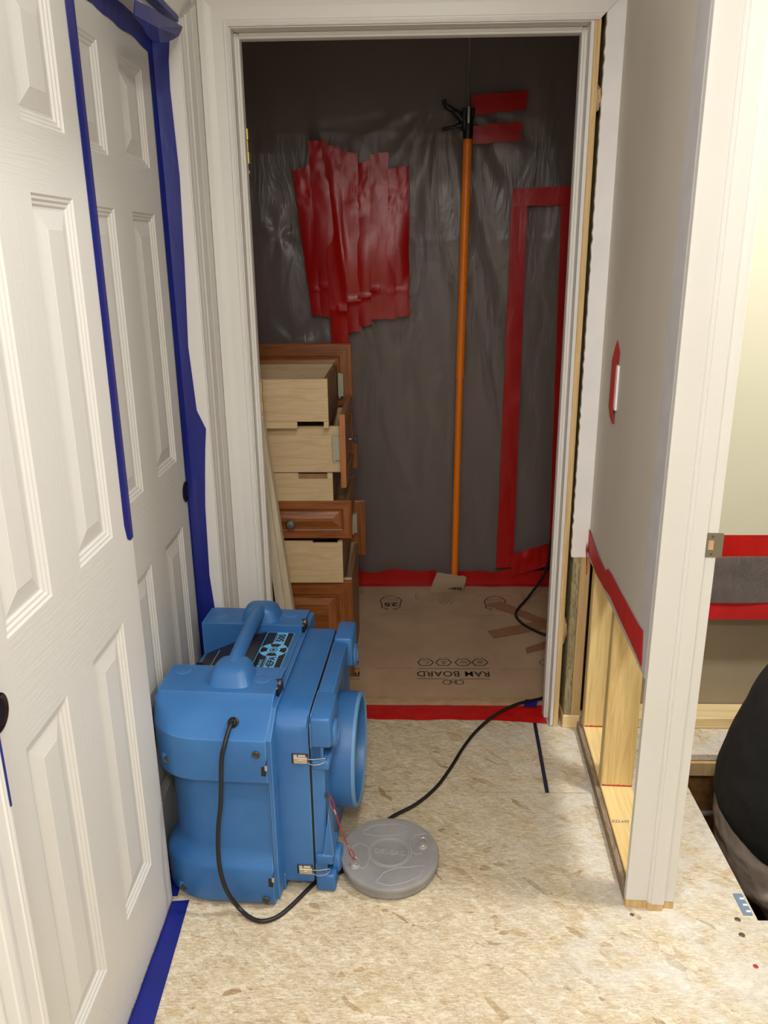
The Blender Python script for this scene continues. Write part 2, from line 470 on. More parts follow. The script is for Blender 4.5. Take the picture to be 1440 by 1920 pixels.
def sheet(name, quad, m, parent=None, nx=10, ny=10, th=0.0006, amp=0.0, freq=12.0, seed=0, jag=0.0, fn=None):
    """thin tape or paper laid over a surface: quad = 4 corners a,b (bottom l,r) c,d (top r,l)"""
    a, b, c, d = [Vector(q) for q in quad]
    nrm = (b-a).cross(d-a)
    if nrm.length == 0: nrm = Vector((0,0,1))
    nrm.normalize()
    if (Vector((0,0,CH))-a).dot(nrm) < 0: nrm = -nrm
    bm = bmesh.new(); G = []
    for j in range(ny+1):
        row = []
        for i in range(nx+1):
            s, t = i/nx, j/ny
            p = (a*(1-s)+b*s)*(1-t)+(d*(1-s)+c*s)*t
            q = p*freq+Vector((seed*7.3, seed*3.1, 0))
            h = (0.5+0.5*noise.noise(q))*amp+(0.5+0.5*noise.noise(q*2.7))*amp*0.5
            if jag:
                if j in (0, ny): p = p+(d-a).normalized()*noise.noise(p*70+Vector((seed,0,0)))*jag
                if i in (0, nx): p = p+(b-a).normalized()*noise.noise(p*25+Vector((0,seed,0)))*jag*0.35
            if fn: h += fn(s, t)
            row.append(p+nrm*(h+th))
        G.append(row)
    F = [[bm.verts.new(p) for p in r] for r in G]
    B = [[bm.verts.new(p-nrm*th) for p in r] for r in G]
    for j in range(ny):
        for i in range(nx):
            bm.faces.new((F[j][i],F[j][i+1],F[j+1][i+1],F[j+1][i]))
            bm.faces.new((B[j][i],B[j+1][i],B[j+1][i+1],B[j][i+1]))
    for i in range(nx):
        bm.faces.new((F[0][i],B[0][i],B[0][i+1],F[0][i+1])); bm.faces.new((F[ny][i],F[ny][i+1],B[ny][i+1],B[ny][i]))
    for j in range(ny):
        bm.faces.new((F[j][0],F[j+1][0],B[j+1][0],B[j][0])); bm.faces.new((F[j][nx],B[j][nx],B[j+1][nx],F[j+1][nx]))
    return finish(bm, name, m, parent, smooth=True, angle=50)

def ribbon(name, rows, m, parent=None, th=0.0008, sub=1):
    """rows: list of rows of points (same count); closed thin skin"""
    bm = bmesh.new(); ny, nx = len(rows)-1, len(rows[0])-1
    G = [[Vector(p) for p in r] for r in rows]
    n = (G[0][-1]-G[0][0]).cross(G[-1][0]-G[0][0]).normalized()
    if (Vector((0,0,CH))-G[0][0]).dot(n) < 0: n = -n
    F = [[bm.verts.new(p+n*th) for p in r] for r in G]; B = [[bm.verts.new(p) for p in r] for r in G]
    for j in range(ny):
        for i in range(nx):
            bm.faces.new((F[j][i],F[j][i+1],F[j+1][i+1],F[j+1][i])); bm.faces.new((B[j][i],B[j+1][i],B[j+1][i+1],B[j][i+1]))
    for i in range(nx):
        bm.faces.new((F[0][i],B[0][i],B[0][i+1],F[0][i+1])); bm.faces.new((F[ny][i],F[ny][i+1],B[ny][i+1],B[ny][i]))
    for j in range(ny):
        bm.faces.new((F[j][0],F[j+1][0],B[j+1][0],B[j][0])); bm.faces.new((F[j][nx],B[j][nx],B[j+1][nx],F[j+1][nx]))
    return finish(bm, name, m, parent, smooth=True, angle=40)

# ================================================================== ROOM SHELL
CEIL = 2.44
HX0, HX1, HY0, HY1 = 0.822, 2.0, 1.552, 2.215        # hole sawn in the subfloor
# --- subfloor with the hole
bm = bmesh.new()
TH = 0.019
def slab(x0,x1,y0,y1): box(bm, x0,x1,y0,y1,-TH,0)
slab(-1.0,HX0,-2.2,2.021-0.0014); slab(-1.0,HX0,2.021+0.0014,2.60)
slab(HX0,2.7,-2.2,HY0); slab(HX0,2.7,HY1,2.60); slab(HX1,2.7,HY0,HY1)
floor = finish(bm, 'floor', 'osb'); struct(floor, 'pale strand board subfloor with a rectangle sawn out of it')
bm = bmesh.new(); box(bm,-1.1,1.1,2.60,3.75,-TH,-0.001)
struct(finish(bm, 'floor', 'osb'), 'strand board floor of the small dark room')
# joists around the hole
bm = bmesh.new(); box(bm, 0.66, 2.4, HY1+0.0-0.012, HY1+0.026, -0.068, -TH-0.004); struct(finish(bm, 'trim_1', 'pine_tan'), 'ledger board under the sawn floor edge')
bm = bmesh.new(); box(bm, 0.66, 2.6, HY1+0.03, HY1+0.05, -0.60, -TH-0.002); struct(finish(bm, 'wall_crawlspace', 'osb_dark'), 'dark strand board web under the floor')
bm = bmesh.new(); box(bm, HX0-0.05, HX0-0.012, 0.9, HY1+0.03, -0.25, -TH-0.001); struct(finish(bm, 'trim_2', 'pine_tan'), 'floor joist along the left edge of the hole')
bm = bmesh.new(); box(bm, HX0-0.01, HX0-0.001, HY0-0.01, HY1, -0.019, -0.0005); struct(finish(bm, 'trim_3', 'pine_tan'), 'pale sawn edge of the subfloor')
bm = bmesh.new(); box(bm, -1.5, 3.0, -1.0, 4.0, -0.95, -0.86); struct(finish(bm, 'floor_crawlspace', 'dirt'), 'bare soil of the crawlspace')
# pipes glimpsed in the crawlspace
for k, (y, px_, py_) in enumerate(((2.195,1318,1524),(2.185,1340,1566))):
    p_ = ony(px_, py_, y); bm = bmesh.new(); tube(bm, [(HX0-0.012, y, p_.z),(1.30, y+0.02, p_.z-0.02)], 0.009, 10)
    tag(finish(bm, 'water_pipe', 'gray_plastic', smooth=True), ('far' if k == 0 else 'near')+' gray pipe crossing the dark crawlspace under the floor hole', 'pipe')

# --- ceiling over everything
bm = bmesh.new(); box(bm,-1.2,2.8,-2.3,3.85,CEIL,CEIL+0.05); struct(finish(bm, 'ceiling', 'ceiling_paint'))

# --- left wall (closet wall). wall face X=-0.555; closet opening Y 0.938..2.18, head 1.99
WX = -0.555
CY0, CY1, CZ = 0.925, 2.182, 2.035
bm = bmesh.new()
box(bm,-0.665,WX,-2.2,CY0-0.02,0,CEIL); box(bm,-0.665,WX,CY1+0.02,2.385,0,CEIL); box(bm,-0.665,WX,CY0-0.02,CY1+0.02,CZ+0.02,CEIL)
struct(finish(bm, 'wall_left', 'hall_paint'), 'hall wall around the closet opening')
bm = bmesh.new()   # inside of the closet
box(bm,-1.35,-1.33,0.5,2.6,0,CEIL); box(bm,-1.33,-0.665,0.5,0.52,0,CEIL); box(bm,-1.33,-0.665,2.4,2.42,0,CEIL)
struct(finish(bm, 'wall_closet', 'hall_paint'))
# closet jambs and head jamb
bm = bmesh.new()
box(bm,-0.662,-0.5445,CY1,CY1+0.019,0,CZ+0.019,0.001,1); box(bm,-0.662,-0.5445,CY0-0.019,CY0,0,CZ+0.019,0.001,1); box(bm,-0.662,-0.5445,CY0,CY1,CZ,CZ+0.019,0.001,1)
struct(finish(bm, 'trim_4', 'white_paint'), 'white jambs lining the closet opening')

def casing(bm, p0, p1, wdir, out, width, prof, m0=0.0, m1=0.0):
    """sweep a casing profile from p0 to p1; wdir = direction across the board, out = away from wall.
       prof: list of (across 0..1, thickness). m0,m1: mitre shift along the run per unit across"""
    p0, p1, wdir, out = Vector(p0), Vector(p1), Vector(wdir), Vector(out)
    run = (p1-p0).normalized(); R = []
    for p, mm in ((p0, m0), (p1, m1)):
        ring = [p+wdir*(u*width)+out*t+run*(mm*u*width) for u, t in prof]
        ring = [p]+ring+[p+wdir*width+run*(mm*width)]
        R.append(ring)
    loft(bm, R)
CPROF = [(0,0.009),(0.04,0.011),(0.08,0.010),(0.12,0.012),(0.16,0.0122),(0.19,0.0105),(0.55,0.0125),(0.72,0.0165),(0.80,0.0175),(0.97,0.0175),(1.0,0.0155)]
# far-door casing: left leg and head (the right leg has been taken off)
DY = 2.372                                    # hallway face of the door wall
JX0, JX1, JZ = -0.457, 0.470, 2.062
bm = bmesh.new(); casing(bm, (JX0-0.003,DY,0),(JX0-0.003,DY,JZ+0.003),(-1,0,0),(0,-1,0),0.078,CPROF,0,1)
t5 = finish(bm, 'trim_5', 'white_paint'); struct(t5, 'white casing up the left side of the far doorway')
bm = bmesh.new(); casing(bm, (JX0-0.003,DY,JZ+0.003),(JX1+0.02,DY,JZ+0.003),(0,0,1),(0,-1,0),0.078,CPROF,-1,1)
struct(finish(bm, 'trim_6', 'white_paint'), 'white head casing over the far doorway')
# closet casing legs and head (wide board with beads)
KPROF = [(0,0.006),(0.02,0.012),(0.10,0.0135),(0.16,0.0165),(0.22,0.0165),(0.25,0.0125),(0.30,0.0125),(0.33,0.0165),(0.62,0.0165),(0.66,0.0125),(0.70,0.0165),(1.0,0.0165)]
bm = bmesh.new(); casing(bm, (WX,CY1+0.004,0),(WX,CY1+0.004,CZ+0.004),(0,1,0),(1,0,0),0.170,KPROF,0,0.45)
casing(bm, (WX,CY0-0.004,CZ+0.004),(WX,CY1+0.004,CZ+0.004),(0,0,1),(1,0,0),0.078,CPROF,-1,1)
struct(finish(bm, 'trim_7', 'white_paint'), 'white casing beside and over the closet, beaded')
bm = bmesh.new(); casing(bm, (WX,CY0-0.004,0),(WX,CY0-0.004,CZ+0.004),(0,-1,0),(1,0,0),0.078,CPROF,0,1)
struct(finish(bm, 'trim_8', 'white_paint'), 'white casing at the near side of the closet')

# --- door wall (far end of the hall), drywall with the doorway
bm = bmesh.new()
box(bm,-0.97,JX0-0.02,DY,DY+0.118,0,CEIL)
box(bm,JX0-0.02,JX1+0.075,DY,DY+0.118,JZ+0.028,CEIL)
struct(finish(bm, 'wall_far', 'hall_paint'), 'wall around the far doorway')
# white drywall strip to the right of the doorway: jagged left edge, stops 0.6 m above the floor
bm = bmesh.new(); pts = []
ZB = 0.603; n = 110
for i in range(n+1):
    z = ZB+(2.40-ZB)*i/n
    pts.append(Vector((0.5045+0.0022*noise.noise(Vector((0,3,z*55)))+0.0012*math.sin(z*230)+0.004*(z-0.6)/1.5, DY-0.008, z)))
pts.append(Vector((0.5625,DY-0.008,2.40))); pts.append(Vector((0.5625,DY-0.008,ZB)))
prism(bm, pts, (0,0.0125,0))
struct(finish(bm, 'wall_far', 'white_primer'), 'narrow strip of white drywall right of the doorway')
# dark cavity behind that gap, framing studs
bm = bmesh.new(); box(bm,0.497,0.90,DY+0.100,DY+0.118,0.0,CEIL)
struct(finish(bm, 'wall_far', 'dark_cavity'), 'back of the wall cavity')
wf = empty('wall_far_framing', (0,0,0)); struct(wf, 'bare framing lumber right of the doorway')
bm = bmesh.new(); box(bm,0.510,0.566,2.362,2.452,0,0.046,0.002,1); finish(bm,'bottom_plate','pine_x',wf)
bm = bmesh.new(); box(bm,0.512,0.535,2.366,2.450,0.046,CEIL-0.002,0.002,1); finish(bm,'stud','pine_gray',wf)
bm = bmesh.new(); box(bm,0.5355,0.566,2.366,2.450,0.046,CEIL-0.002,0.002,1); finish(bm,'stud','pine_tan',wf)
bm = bmesh.new()
for k_, (cx_, cy_, cz_, rz_) in enumerate(((0.500,DY+0.010,1.885,0.030),(0.500,DY+0.020,0.34,0.045))):
    bm = bmesh.new(); bmesh.ops.create_icosphere(bm, subdivisions=3, radius=1.0)
    for v in bm.verts:
        q_ = v.co*(1+0.35*noise.noise(v.co*2.2+Vector((k_*5,0,0)))); v.co = Vector((cx_+q_.x*0.011, cy_+q_.y*0.012, cz_+q_.z*rz_))
    finish(bm,'foam_scrap','insul',wf,smooth=True)

# --- far door frame (jambs, stops, hinges)
df = empty('door_1', (0,0,0)); struct(df, 'white frame of the far doorway, its door taken off')
bm = bmesh.new(); box(bm,JX0-0.019,JX0,DY-0.002,DY+0.118,0,JZ+0.019,0.001,1); box(bm,JX0,JX1,DY-0.002,DY+0.118,JZ,JZ+0.019,0.001,1)
finish(bm,'jamb','white_paint',df)
bm = bmesh.new(); box(bm,JX1,JX1+0.010,DY-0.002,DY+0.116,0.003,JZ+0.019,0.001,1); finish(bm,'jamb','white_paint',df)
bm = bmesh.new(); box(bm,JX1+0.0102,JX1+0.026,DY-0.004,DY+0.116,0.0,JZ+0.028,0.001,1); finish(bm,'jamb','jamb_raw',df)['label'] = 'raw yellow wood back of the jamb'
bm = bmesh.new()
for s, X in ((1,JX0),(-1,JX1)):
    pr = [(0,0.042),(0.006,0.042),(0.008,0.045),(0.011,0.046),(0.013,0.049),(0.013,0.078),(0,0.078)]
    prism(bm, [Vector((X+s*a, DY+b, 0.004)) for a, b in pr], (0,0,JZ-0.006))
pr = [(0,0.042),(0.006,0.042),(0.008,0.045),(0.011,0.046),(0.013,0.049),(0.013,0.078),(0,0.078)]
prism(bm, [Vector((JX0+0.013, DY+b, JZ-0.001-a)) for a, b in pr], (JX1-JX0-0.026,0,0))
finish(bm,'door_stop','white_paint',df)
for zc in (1.79,1.08):
    bm = bmesh.new()
    for k, (za, zb) in enumerate(((0.022,0.052),(-0.008,0.022),(-0.040,-0.008))):
        tube(bm, [(JX0+0.004,DY+0.122,zc+za+0.001),(JX0+0.004,DY+0.122,zc+zb-0.001)], 0.0065 if k != 1 else 0.0045, 10)
    lathe(bm,[(0.001,0),(0.004,0.003),(0.004,0.010),(0.001,0.014)],'Z',8,(JX0+0.004,DY+0.122,zc-0.068))
    box(bm,JX0-0.001,JX0+0.001,DY+0.085,DY+0.120,zc-0.045,zc+0.052)
    finish(bm,'hinge','brass',df,smooth=True)['label'] = 'brass hinge left on the jamb'

# --- right stud wall (own frame: y along the wall, x to the right). Slightly off square as in the place
RWA = -math.atan2(0.035,0.775)
rw = empty('wall_right', (0.521,1.589,0), (0,0,RWA)); struct(rw, 'stud wall with taupe drywall cut away near the floor')
L = 0.795
bm = bmesh.new(); box(bm,0.0,0.0125,0.102,L+0.03,0.604,CEIL-0.002); finish(bm,'drywall','drywall',rw)
bm = bmesh.new(); n = 60                         # strip the casing used to cover, torn inner edge
pts = [Vector((-0.0006,0.104+0.0012*noise.noise(Vector((1,2,(0.604+1.83*i/n)*6))),0.604+1.83*i/n)) for i in range(n+1)]
pts += [Vector((-0.0006,0.0215+0.0035*abs(noise.noise(Vector((5,2,(0.604+1.83*i/n)*14)))),0.604+1.83*i/n)) for i in range(n,-1,-1)]
prism(bm, pts, (0.0129,0,0)); finish(bm,'drywall','raw_gray',rw)['label'] = 'unpainted gray strip where the casing was'
bm = bmesh.new(); box(bm,0.1055,0.1175,0.019,L-0.002,0.65,CEIL-0.002); finish(bm,'drywall','yellow_paint',rw)
bm = bmesh.new(); box(bm,0.0135,0.1025,0.020,L-0.03,0,0.038,0.002,1); finish(bm,'bottom_plate','pine_y',rw)
bm = bmesh.new(); box(bm,-0.0005,0.0125,0.020,L-0.03,0.0005,0.030,0.001,1); finish(bm,'bottom_plate','plate_shade',rw)['label'] = 'hall side of the bottom plate, its shade painted in brown-gray'
for y0, m_ in ((0.020,'pine_tan'),(0.416,'pine'),(0.722,'pine')):
    bm = bmesh.new(); box(bm,0.0135,0.1025,y0,y0+0.038,0.0385,CEIL-0.002,0.0025,1); finish(bm,'stud',m_,rw)
for y0 in (0.4155,0.7215):                        # red marker along the stud feet
    bm = bmesh.new()
    for k in range(16):
        x = 0.018+0.0052*k; h = 0.003+0.005*abs(noise.noise(Vector((x*90,y0*9,0))))
        box(bm,x,x+0.0048,y0-0.0004,y0,0.0388,0.0388+h)
    finish(bm,'red_mark','red_mark',rw)
bm = bmesh.new()                                  # paint-peeled jamb lining the wall end, with stop
box(bm,0.0,0.113,0.0,0.019,0.020,CEIL-0.3,0.0012,1)
pr = [(0.049,0),(0.050,-0.004),(0.053,-0.0065),(0.056,-0.007),(0.058,-0.010),(0.087,-0.010),(0.087,0)]
prism(bm, [Vector((a,b,0.020)) for a, b in pr], (0,0,CEIL-0.32))
finish(bm,'jamb','white_paint',rw)
bm = bmesh.new(); box(bm,0.0,0.113,0.0003,0.0188,0.0,0.0195); prism(bm, [Vector((a,b,0.0)) for a, b in ((0.050,0.0004),(0.050,-0.008),(0.086,-0.008),(0.086,0.0004))], (0,0,0.0195))
finish(bm,'jamb','jamb_raw',rw)['label'] = 'bare wood foot of the jamb'
sp = empty('strike_plate'); sp.parent = rw
zc = 0.928
bm = bmesh.new()                                  # strike plate with a latch hole, its lip turned round the jamb
X0, X1, H = 0.0885, 0.124, 0.0265
def rr(x0,x1,z0,z1,r,n=5):
    P = []
    for cx, cz, a0 in ((x1-r,z1-r,0),(x0+r,z1-r,90),(x0+r,z0+r,180),(x1-r,z0+r,270)):
        for k in range(n+1):
            a = math.radians(a0+90*k/n); P.append((cx+r*math.cos(a), cz+r*math.sin(a)))
    return P
o_ = rr(X0,X1,zc-H,zc+H,0.004); i_ = rr(X0+0.0055,X0+0.0175,zc-0.011,zc+0.011,0.001)
for yy in (-0.0017,):
    A = [bm.verts.new((a,yy,b)) for a, b in o_]; B = [bm.verts.new((a,yy,b)) for a, b in i_]
    A2 = [bm.verts.new((a,-0.0002,b)) for a, b in o_]; B2 = [bm.verts.new((a,0.008,b)) for a, b in i_]
    nn = len(A)
    for k in range(nn):
        bm.faces.new((A[k],A[(k+1)%nn],B[(k+1)%nn],B[k])); bm.faces.new((A[k],A2[k],A2[(k+1)%nn],A[(k+1)%nn])); bm.faces.new((B[k],B[(k+1)%nn],B2[(k+1)%nn],B2[k]))
bmesh.ops.remove_doubles(bm, verts=bm.verts, dist=1e-6)
finish(bm,'plate','nickel',sp)
bm = bmesh.new(); box(bm,X0+0.006,X0+0.017,-0.0014,-0.0002,zc-0.0105,zc+0.0105); finish(bm,'latch_hole','insul',sp)['label'] = 'latch pocket showing bare wood'
bm = bmesh.new()
for dz in (0.019,-0.0195): lathe(bm,[(0.001,-0.0016),(0.0022,-0.0019),(0.0032,-0.0017)],'Y',12,(X0+0.0135,0,zc+dz))
finish(bm,'screw','screw',sp)

# --- rest of the hall on the right: wall beyond the side doorway
bm = bmesh.new(); box(bm,0.521,0.634,-2.2,0.77,0,CEIL); box(bm,0.521,0.634,0.77,1.60,2.16,CEIL)
struct(finish(bm, 'wall_right_near', 'hall_paint'))
bm = bmesh.new(); box(bm,-0.7,0.7,-2.25,-2.2,0,CEIL); struct(finish(bm, 'wall_behind', 'hall_paint'))

# --- right-hand room
bm = bmesh.new(); box(bm,0.655,2.7,2.352,2.364,0.612,CEIL); struct(finish(bm, 'wall_bath_far', 'yellow_paint'), 'cream wall of the right-hand room, lower part cut away')
bm = bmesh.new(); box(bm,0.60,2.7,2.455,2.467,0.0,0.95); struct(finish(bm, 'wall_bath_far', 'kraft_back'), 'tan back of the drywall seen in the opened wall')
bm = bmesh.new(); box(bm,0.600,2.7,2.362,2.452,0.0,0.040,0.003,1); struct(finish(bm, 'baseboard_bath', 'pine_x'), 'pale pine sill plate of the opened wall')
bm = bmesh.new(); box(bm,2.65,2.7,0.2,2.47,0,CEIL); box(bm,0.634,2.7,0.2,0.25,0,CEIL); struct(finish(bm, 'wall_bath_right', 'yellow_paint'))

# --- small dark room behind the far doorway
BY = 3.66
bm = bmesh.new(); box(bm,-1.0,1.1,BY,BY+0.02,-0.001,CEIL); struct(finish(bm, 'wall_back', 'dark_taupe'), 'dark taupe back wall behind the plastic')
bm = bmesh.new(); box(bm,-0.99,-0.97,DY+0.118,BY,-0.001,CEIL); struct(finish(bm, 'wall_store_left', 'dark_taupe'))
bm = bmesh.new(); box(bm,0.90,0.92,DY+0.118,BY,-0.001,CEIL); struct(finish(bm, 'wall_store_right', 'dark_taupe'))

# --- sliding closet doors, six raised panels each
def panel_door(name, Xf, y0, y1, z0, z1, cols, rows, parent_label):
    d = empty(name, (Xf, y0, 0)); struct(d, parent_label)
    bm = bmesh.new()
    ys = [0]+[c-y0 for pair in cols for c in pair]+[y1-y0]; zs = [z0]+[r for pair in rows for r in pair]+[z1]
    vg = {}
    def V(x,y,z):
        k = (round(x,5),round(y,5),round(z,5))
        if k not in vg: vg[k] = bm.verts.new(k)
        return vg[k]
    for i in range(len(ys)-1):
        for j in range(len(zs)-1):
            a, b, c, e = ys[i], ys[i+1], zs[j], zs[j+1]
            if i%2 == 1 and j%2 == 1:
                loops = [(0,0),(0.0035,-0.003),(0.0075,-0.0033),(0.011,-0.0065),(0.0150,-0.0068),(0.0185,-0.010),(0.0225,-0.010),(0.024,-0.0095),(0.050,-0.0032),(0.053,-0.0022)]
                prev = None
                for o, x in loops:
                    r = [V(x,a+o,c+o),V(x,b-o,c+o),V(x,b-o,e-o),V(x,a+o,e-o)]
                    if prev:
                        for k in range(4): bm.faces.new((prev[k],prev[(k+1)%4],r[(k+1)%4],r[k]))
                    prev = r
                bm.faces.new(prev)
            else:
                f = bm.faces.new((V(0,a,c),V(0,b,c),V(0,b,e),V(0,a,e)))
                if i%2 == 1 or (j%2 == 0 and 0 < j < len(zs)-2 and 0 < i < len(ys)-2): f.material_index = 1 if j%2 == 0 else 0
                elif j%2 == 0: f.material_index = 0
    o = 0.0
    W_, T_ = y1-y0, -0.034
    b4 = [bm.verts.new(p) for p in ((T_,0,z0),(T_,W_,z0),(T_,W_,z1),(T_,0,z1))]
    bm.faces.new(b4)
    # side skins
    for pa, pb, sel in ((b4[0],b4[3],[v for k, v in sorted(vg.items()) if abs(k[1]) < 1e-6 and abs(k[0]) < 1e-6]),(b4[1],b4[2],[v for k, v in sorted(vg.items()) if abs(k[1]-round(W_,5)) < 1e-6 and abs(k[0]) < 1e-6])):
        s_ = sorted(sel, key=lambda v: v.co.z); bm.faces.new([pa]+s_+[pb])
    for pa, pb, zz in ((b4[0],b4[1],z0),(b4[3],b4[2],z1)):
        s_ = sorted([v for k, v in vg.items() if abs(k[2]-round(zz,5)) < 1e-6 and abs(k[0]) < 1e-6], key=lambda v: v.co.y); bm.faces.new([pa]+s_+[pb])
    finish(bm, 'door_panel', ['door','door_rail'], d)
    return d
rows = ((0.205,0.800),(0.982,1.600),(1.702,1.915))
def pull(d, y, z, X=0.0):
    bm = bmesh.new()
    prof = [(0.0285,0.0002),(0.0290,0.0022),(0.0265,0.0032),(0.0235,0.0016),(0.020,-0.0015),(0.010,-0.0022),(0.001,-0.0024)]
    rings = []
    for r, h in prof: rings.append([Vector((X+h+0.0008, y+math.cos(2*math.pi*k/40)*r, z+math.sin(2*math.pi*k/40)*r)) for k in range(40)])
    loft(bm, rings); finish(bm, 'finger_pull', 'bronze', d, smooth=True)
d2 = panel_door('door_2', -0.576, 0.940, 1.589, 0.012, 2.015, ((1.042,1.199),(1.317,1.482)), rows, 'near white six-panel sliding closet door'); pull(d2, 0.043, 0.897)
d3 = panel_door('door_3', -0.615, 1.545, 2.166, 0.012, 2.012, ((1.648,1.802),(1.920,2.086)), rows, 'rear white six-panel sliding closet door'); pull(d3, 0.596, 0.882)
bm = bmesh.new(); box(bm,-0.66,-0.565,CY0,CY1,2.016,CZ); struct(finish(bm,'trim_9','white_paint'), 'track above the sliding doors')

# ================================================================== BLUE MASKING TAPE
rows_t = [(0.02,-0.612,-0.566),(0.481,-0.612,-0.567),(0.617,-0.612,-0.577),(0.828,-0.613,-0.573),(0.925,-0.614,-0.566),(0.995,-0.615,-0.560),(1.05,-0.615,-0.5535),(1.101,-0.616,-0.575),(1.273,-0.617,-0.584),(1.477,-0.618,-0.576),(1.693,-0.618,-0.570),(1.889,-0.620,-0.576),(1.95,-0.62,-0.574),(2.012,-0.62,-0.566)]
R_ = []
for z, xl, xr in rows_t:
    w_ = 0.0012*noise.noise(Vector((1,1,z*9)))
    R_.append([(-0.6135,2.152,z),(-0.6135,2.1655,z),(xl+0.010,2.1775+w_,z),((xl+xr)/2,2.1795-0.003*abs(noise.noise(Vector((4,1,z*7)))),z),(xr,2.1805,z)])
tag(ribbon('masking_tape', R_, 'bluetape'), 'tall wide strip of blue masking tape down the far edge of the rear closet door', 'tape')
R_ = []
for k in range(30):
    z = 0.945+(2.012-0.945)*k/29; f_ = k/29; e = 0.0
    yl = 1.546+0.012*math.sin(f_*3.0)*0.5+0.0015*noise.noise(Vector((2,2,z*14)))
    if k == 0: yl += 0.012; e = -0.006
    if k == 1: yl += 0.002
    R_.append([(-0.5755,yl,z-e),(-0.5752,(yl+1.588)/2,z+e*0.3),(-0.5750,1.5895,z),(-0.585,1.604,z),(-0.6085,1.655,z),(-0.6140,1.690,z)])
tag(ribbon('masking_tape', R_, 'bluetape'), 'narrow blue masking tape sealing the near closet door edge to the rear door', 'tape')
# tape along the closet head
R_ = []
for k in range(22):
    y = 1.56+(2.178-1.56)*k/21
    zb = 1.972+0.006*noise.noise(Vector((y*12,0,0)))-0.02*max(0,(y-2.05)/0.13)*0.4
    R_.append([(-0.6137,y,zb),(-0.611,y,2.006),(-0.602+0.003*noise.noise(Vector((y*20,3,0))),y,2.026),(-0.575,y,2.0315+0.002*noise.noise(Vector((y*14,9,0)))),(-0.5425,y,2.0335),(-0.5420,y,2.046+0.003*noise.noise(Vector((y*14,4,0))))])
tag(ribbon('masking_tape', R_, 'bluetape'), 'blue masking tape running along the top of the rear closet door', 'tape')
# its flap folded onto the casing corner
bm = bmesh.new()
pts = [onx(x,y,-0.5355) for x, y in ((252,0),(278,12),(302,27),(322,38),(341,50),(339,58),(334,67),(325,74),(312,79),(298,80),(285,76),(276,66),(266,48),(250,28))]
top = [bm.verts.new(p+Vector((0.0012+0.0030*noise.noise(p*31),0,0))) for p in pts]
bot = [bm.verts.new(p) for p in pts]
c1 = bm.verts.new(onx(296,52,-0.5300))
c2 = bm.verts.new(onx(296,52,-0.5345))
for k in range(len(pts)):
    k2 = (k+1)%len(pts)
    bm.faces.new((top[k],top[k2],c1)); bm.faces.new((bot[k2],bot[k],c2)); bm.faces.new((top[k2],top[k],bot[k],bot[k2]))
tag(finish(bm,'masking_tape','bluetape'), 'crumpled blue tape flap folded over the top corner of the closet', 'tape')
# floor tapes by the closet doors
f1 = [onz(240,1920),onz(292,1920),onz(352,1690),onz(322,1692)]
a_, b_ = Vector((-0.577,0.96,0)), Vector((-0.512,0.96,0))
tag(sheet('masking_tape', [a_, b_, Vector((-0.536,1.592,0)), Vector((-0.577,1.585,0))], 'bluetape', nx=6, ny=40, th=0.0012, amp=0.002, freq=18, jag=0.001, seed=1), 'blue masking tape on the floor along the near closet door', 'tape')
tag(sheet('masking_tape', [(-0.610,1.60,0),(-0.568,1.605,0),(-0.598,1.99,0),(-0.616,1.99,0)], 'bluetape', nx=5, ny=26, th=0.0012, amp=0.002, freq=18, jag=0.001, seed=2), 'blue masking tape on the floor between rear closet door and blue machine', 'tape')
bm = bmesh.new()                                  # thin blue line behind the near edge of the near door
box(bm,-0.5450,-0.5425,0.9216,0.9243,0.790,0.905); tag(finish(bm,'masking_tape','bluetape'), 'sliver of blue tape behind the near door by its round pull', 'tape')
# floor strip of dark blue tape and tuck under the cord
a_, b_ = onz(1001,1347), onz(1026,1487)
dv = Vector((0.0058,0,0))
tag(sheet('floor_mark_tape', [b_-dv, b_+dv, a_+dv, a_-dv], mk_tape('dark_blue_line_tape', (20,28,52), 0.4, 0.1), nx=2, ny=20, th=0.0008, amp=0.0008, jag=0.001, seed=5), 'thin dark blue line of tape on the strand board below the doorway', 'tape')
a_ = onz(984,1326,0.004); tag(sheet('masking_tape', [onz(982,1325,0.012),onz(1006,1327,0.012),onz(1008,1314,0.012),onz(984,1313,0.012)], 'bluetape', nx=4, ny=4, th=0.001, amp=0.004, jag=0.002), 'small blue tape tab under the black cord at the threshold', 'tape')

# ================================================================== STUD-WALL TAPES (in the wall frame)
def wpt(u, z, off=-0.0010):                       # u along wall, offset towards the hall
    c_, s_ = math.cos(RWA), math.sin(RWA); x, y = off, u
    return Vector((0.521+x*c_-y*s_, 1.589+x*s_+y*c_, z))
top_e = [(0.065,0.700),(0.10,0.694),(0.30,0.690),(0.42,0.690),(0.47,0.686),(0.50,0.668),(0.62,0.672),(0.74,0.690),(0.806,0.700)]
bot_e = [(0.050,0.618),(0.10,0.622),(0.30,0.625),(0.42,0.628),(0.47,0.622),(0.50,0.618),(0.62,0.612),(0.74,0.620),(0.806,0.628)]
R_ = []
for (u1,z1),(u0,z0) in zip(top_e,bot_e):
    row = []
    for k in range(6):
        t = k/5; wv = 0.0015*noise.noise(Vector((u1*30,k,1)))
        row.append(wpt(u0*(1-t)+u1*t, z0*(1-t)+z1*t, -0.0022+wv))
    R_.append(row)
tag(ribbon('sheathing_tape', R_, 'red_dull'), 'long red tape along the cut bottom edge of the taupe drywall', 'tape')
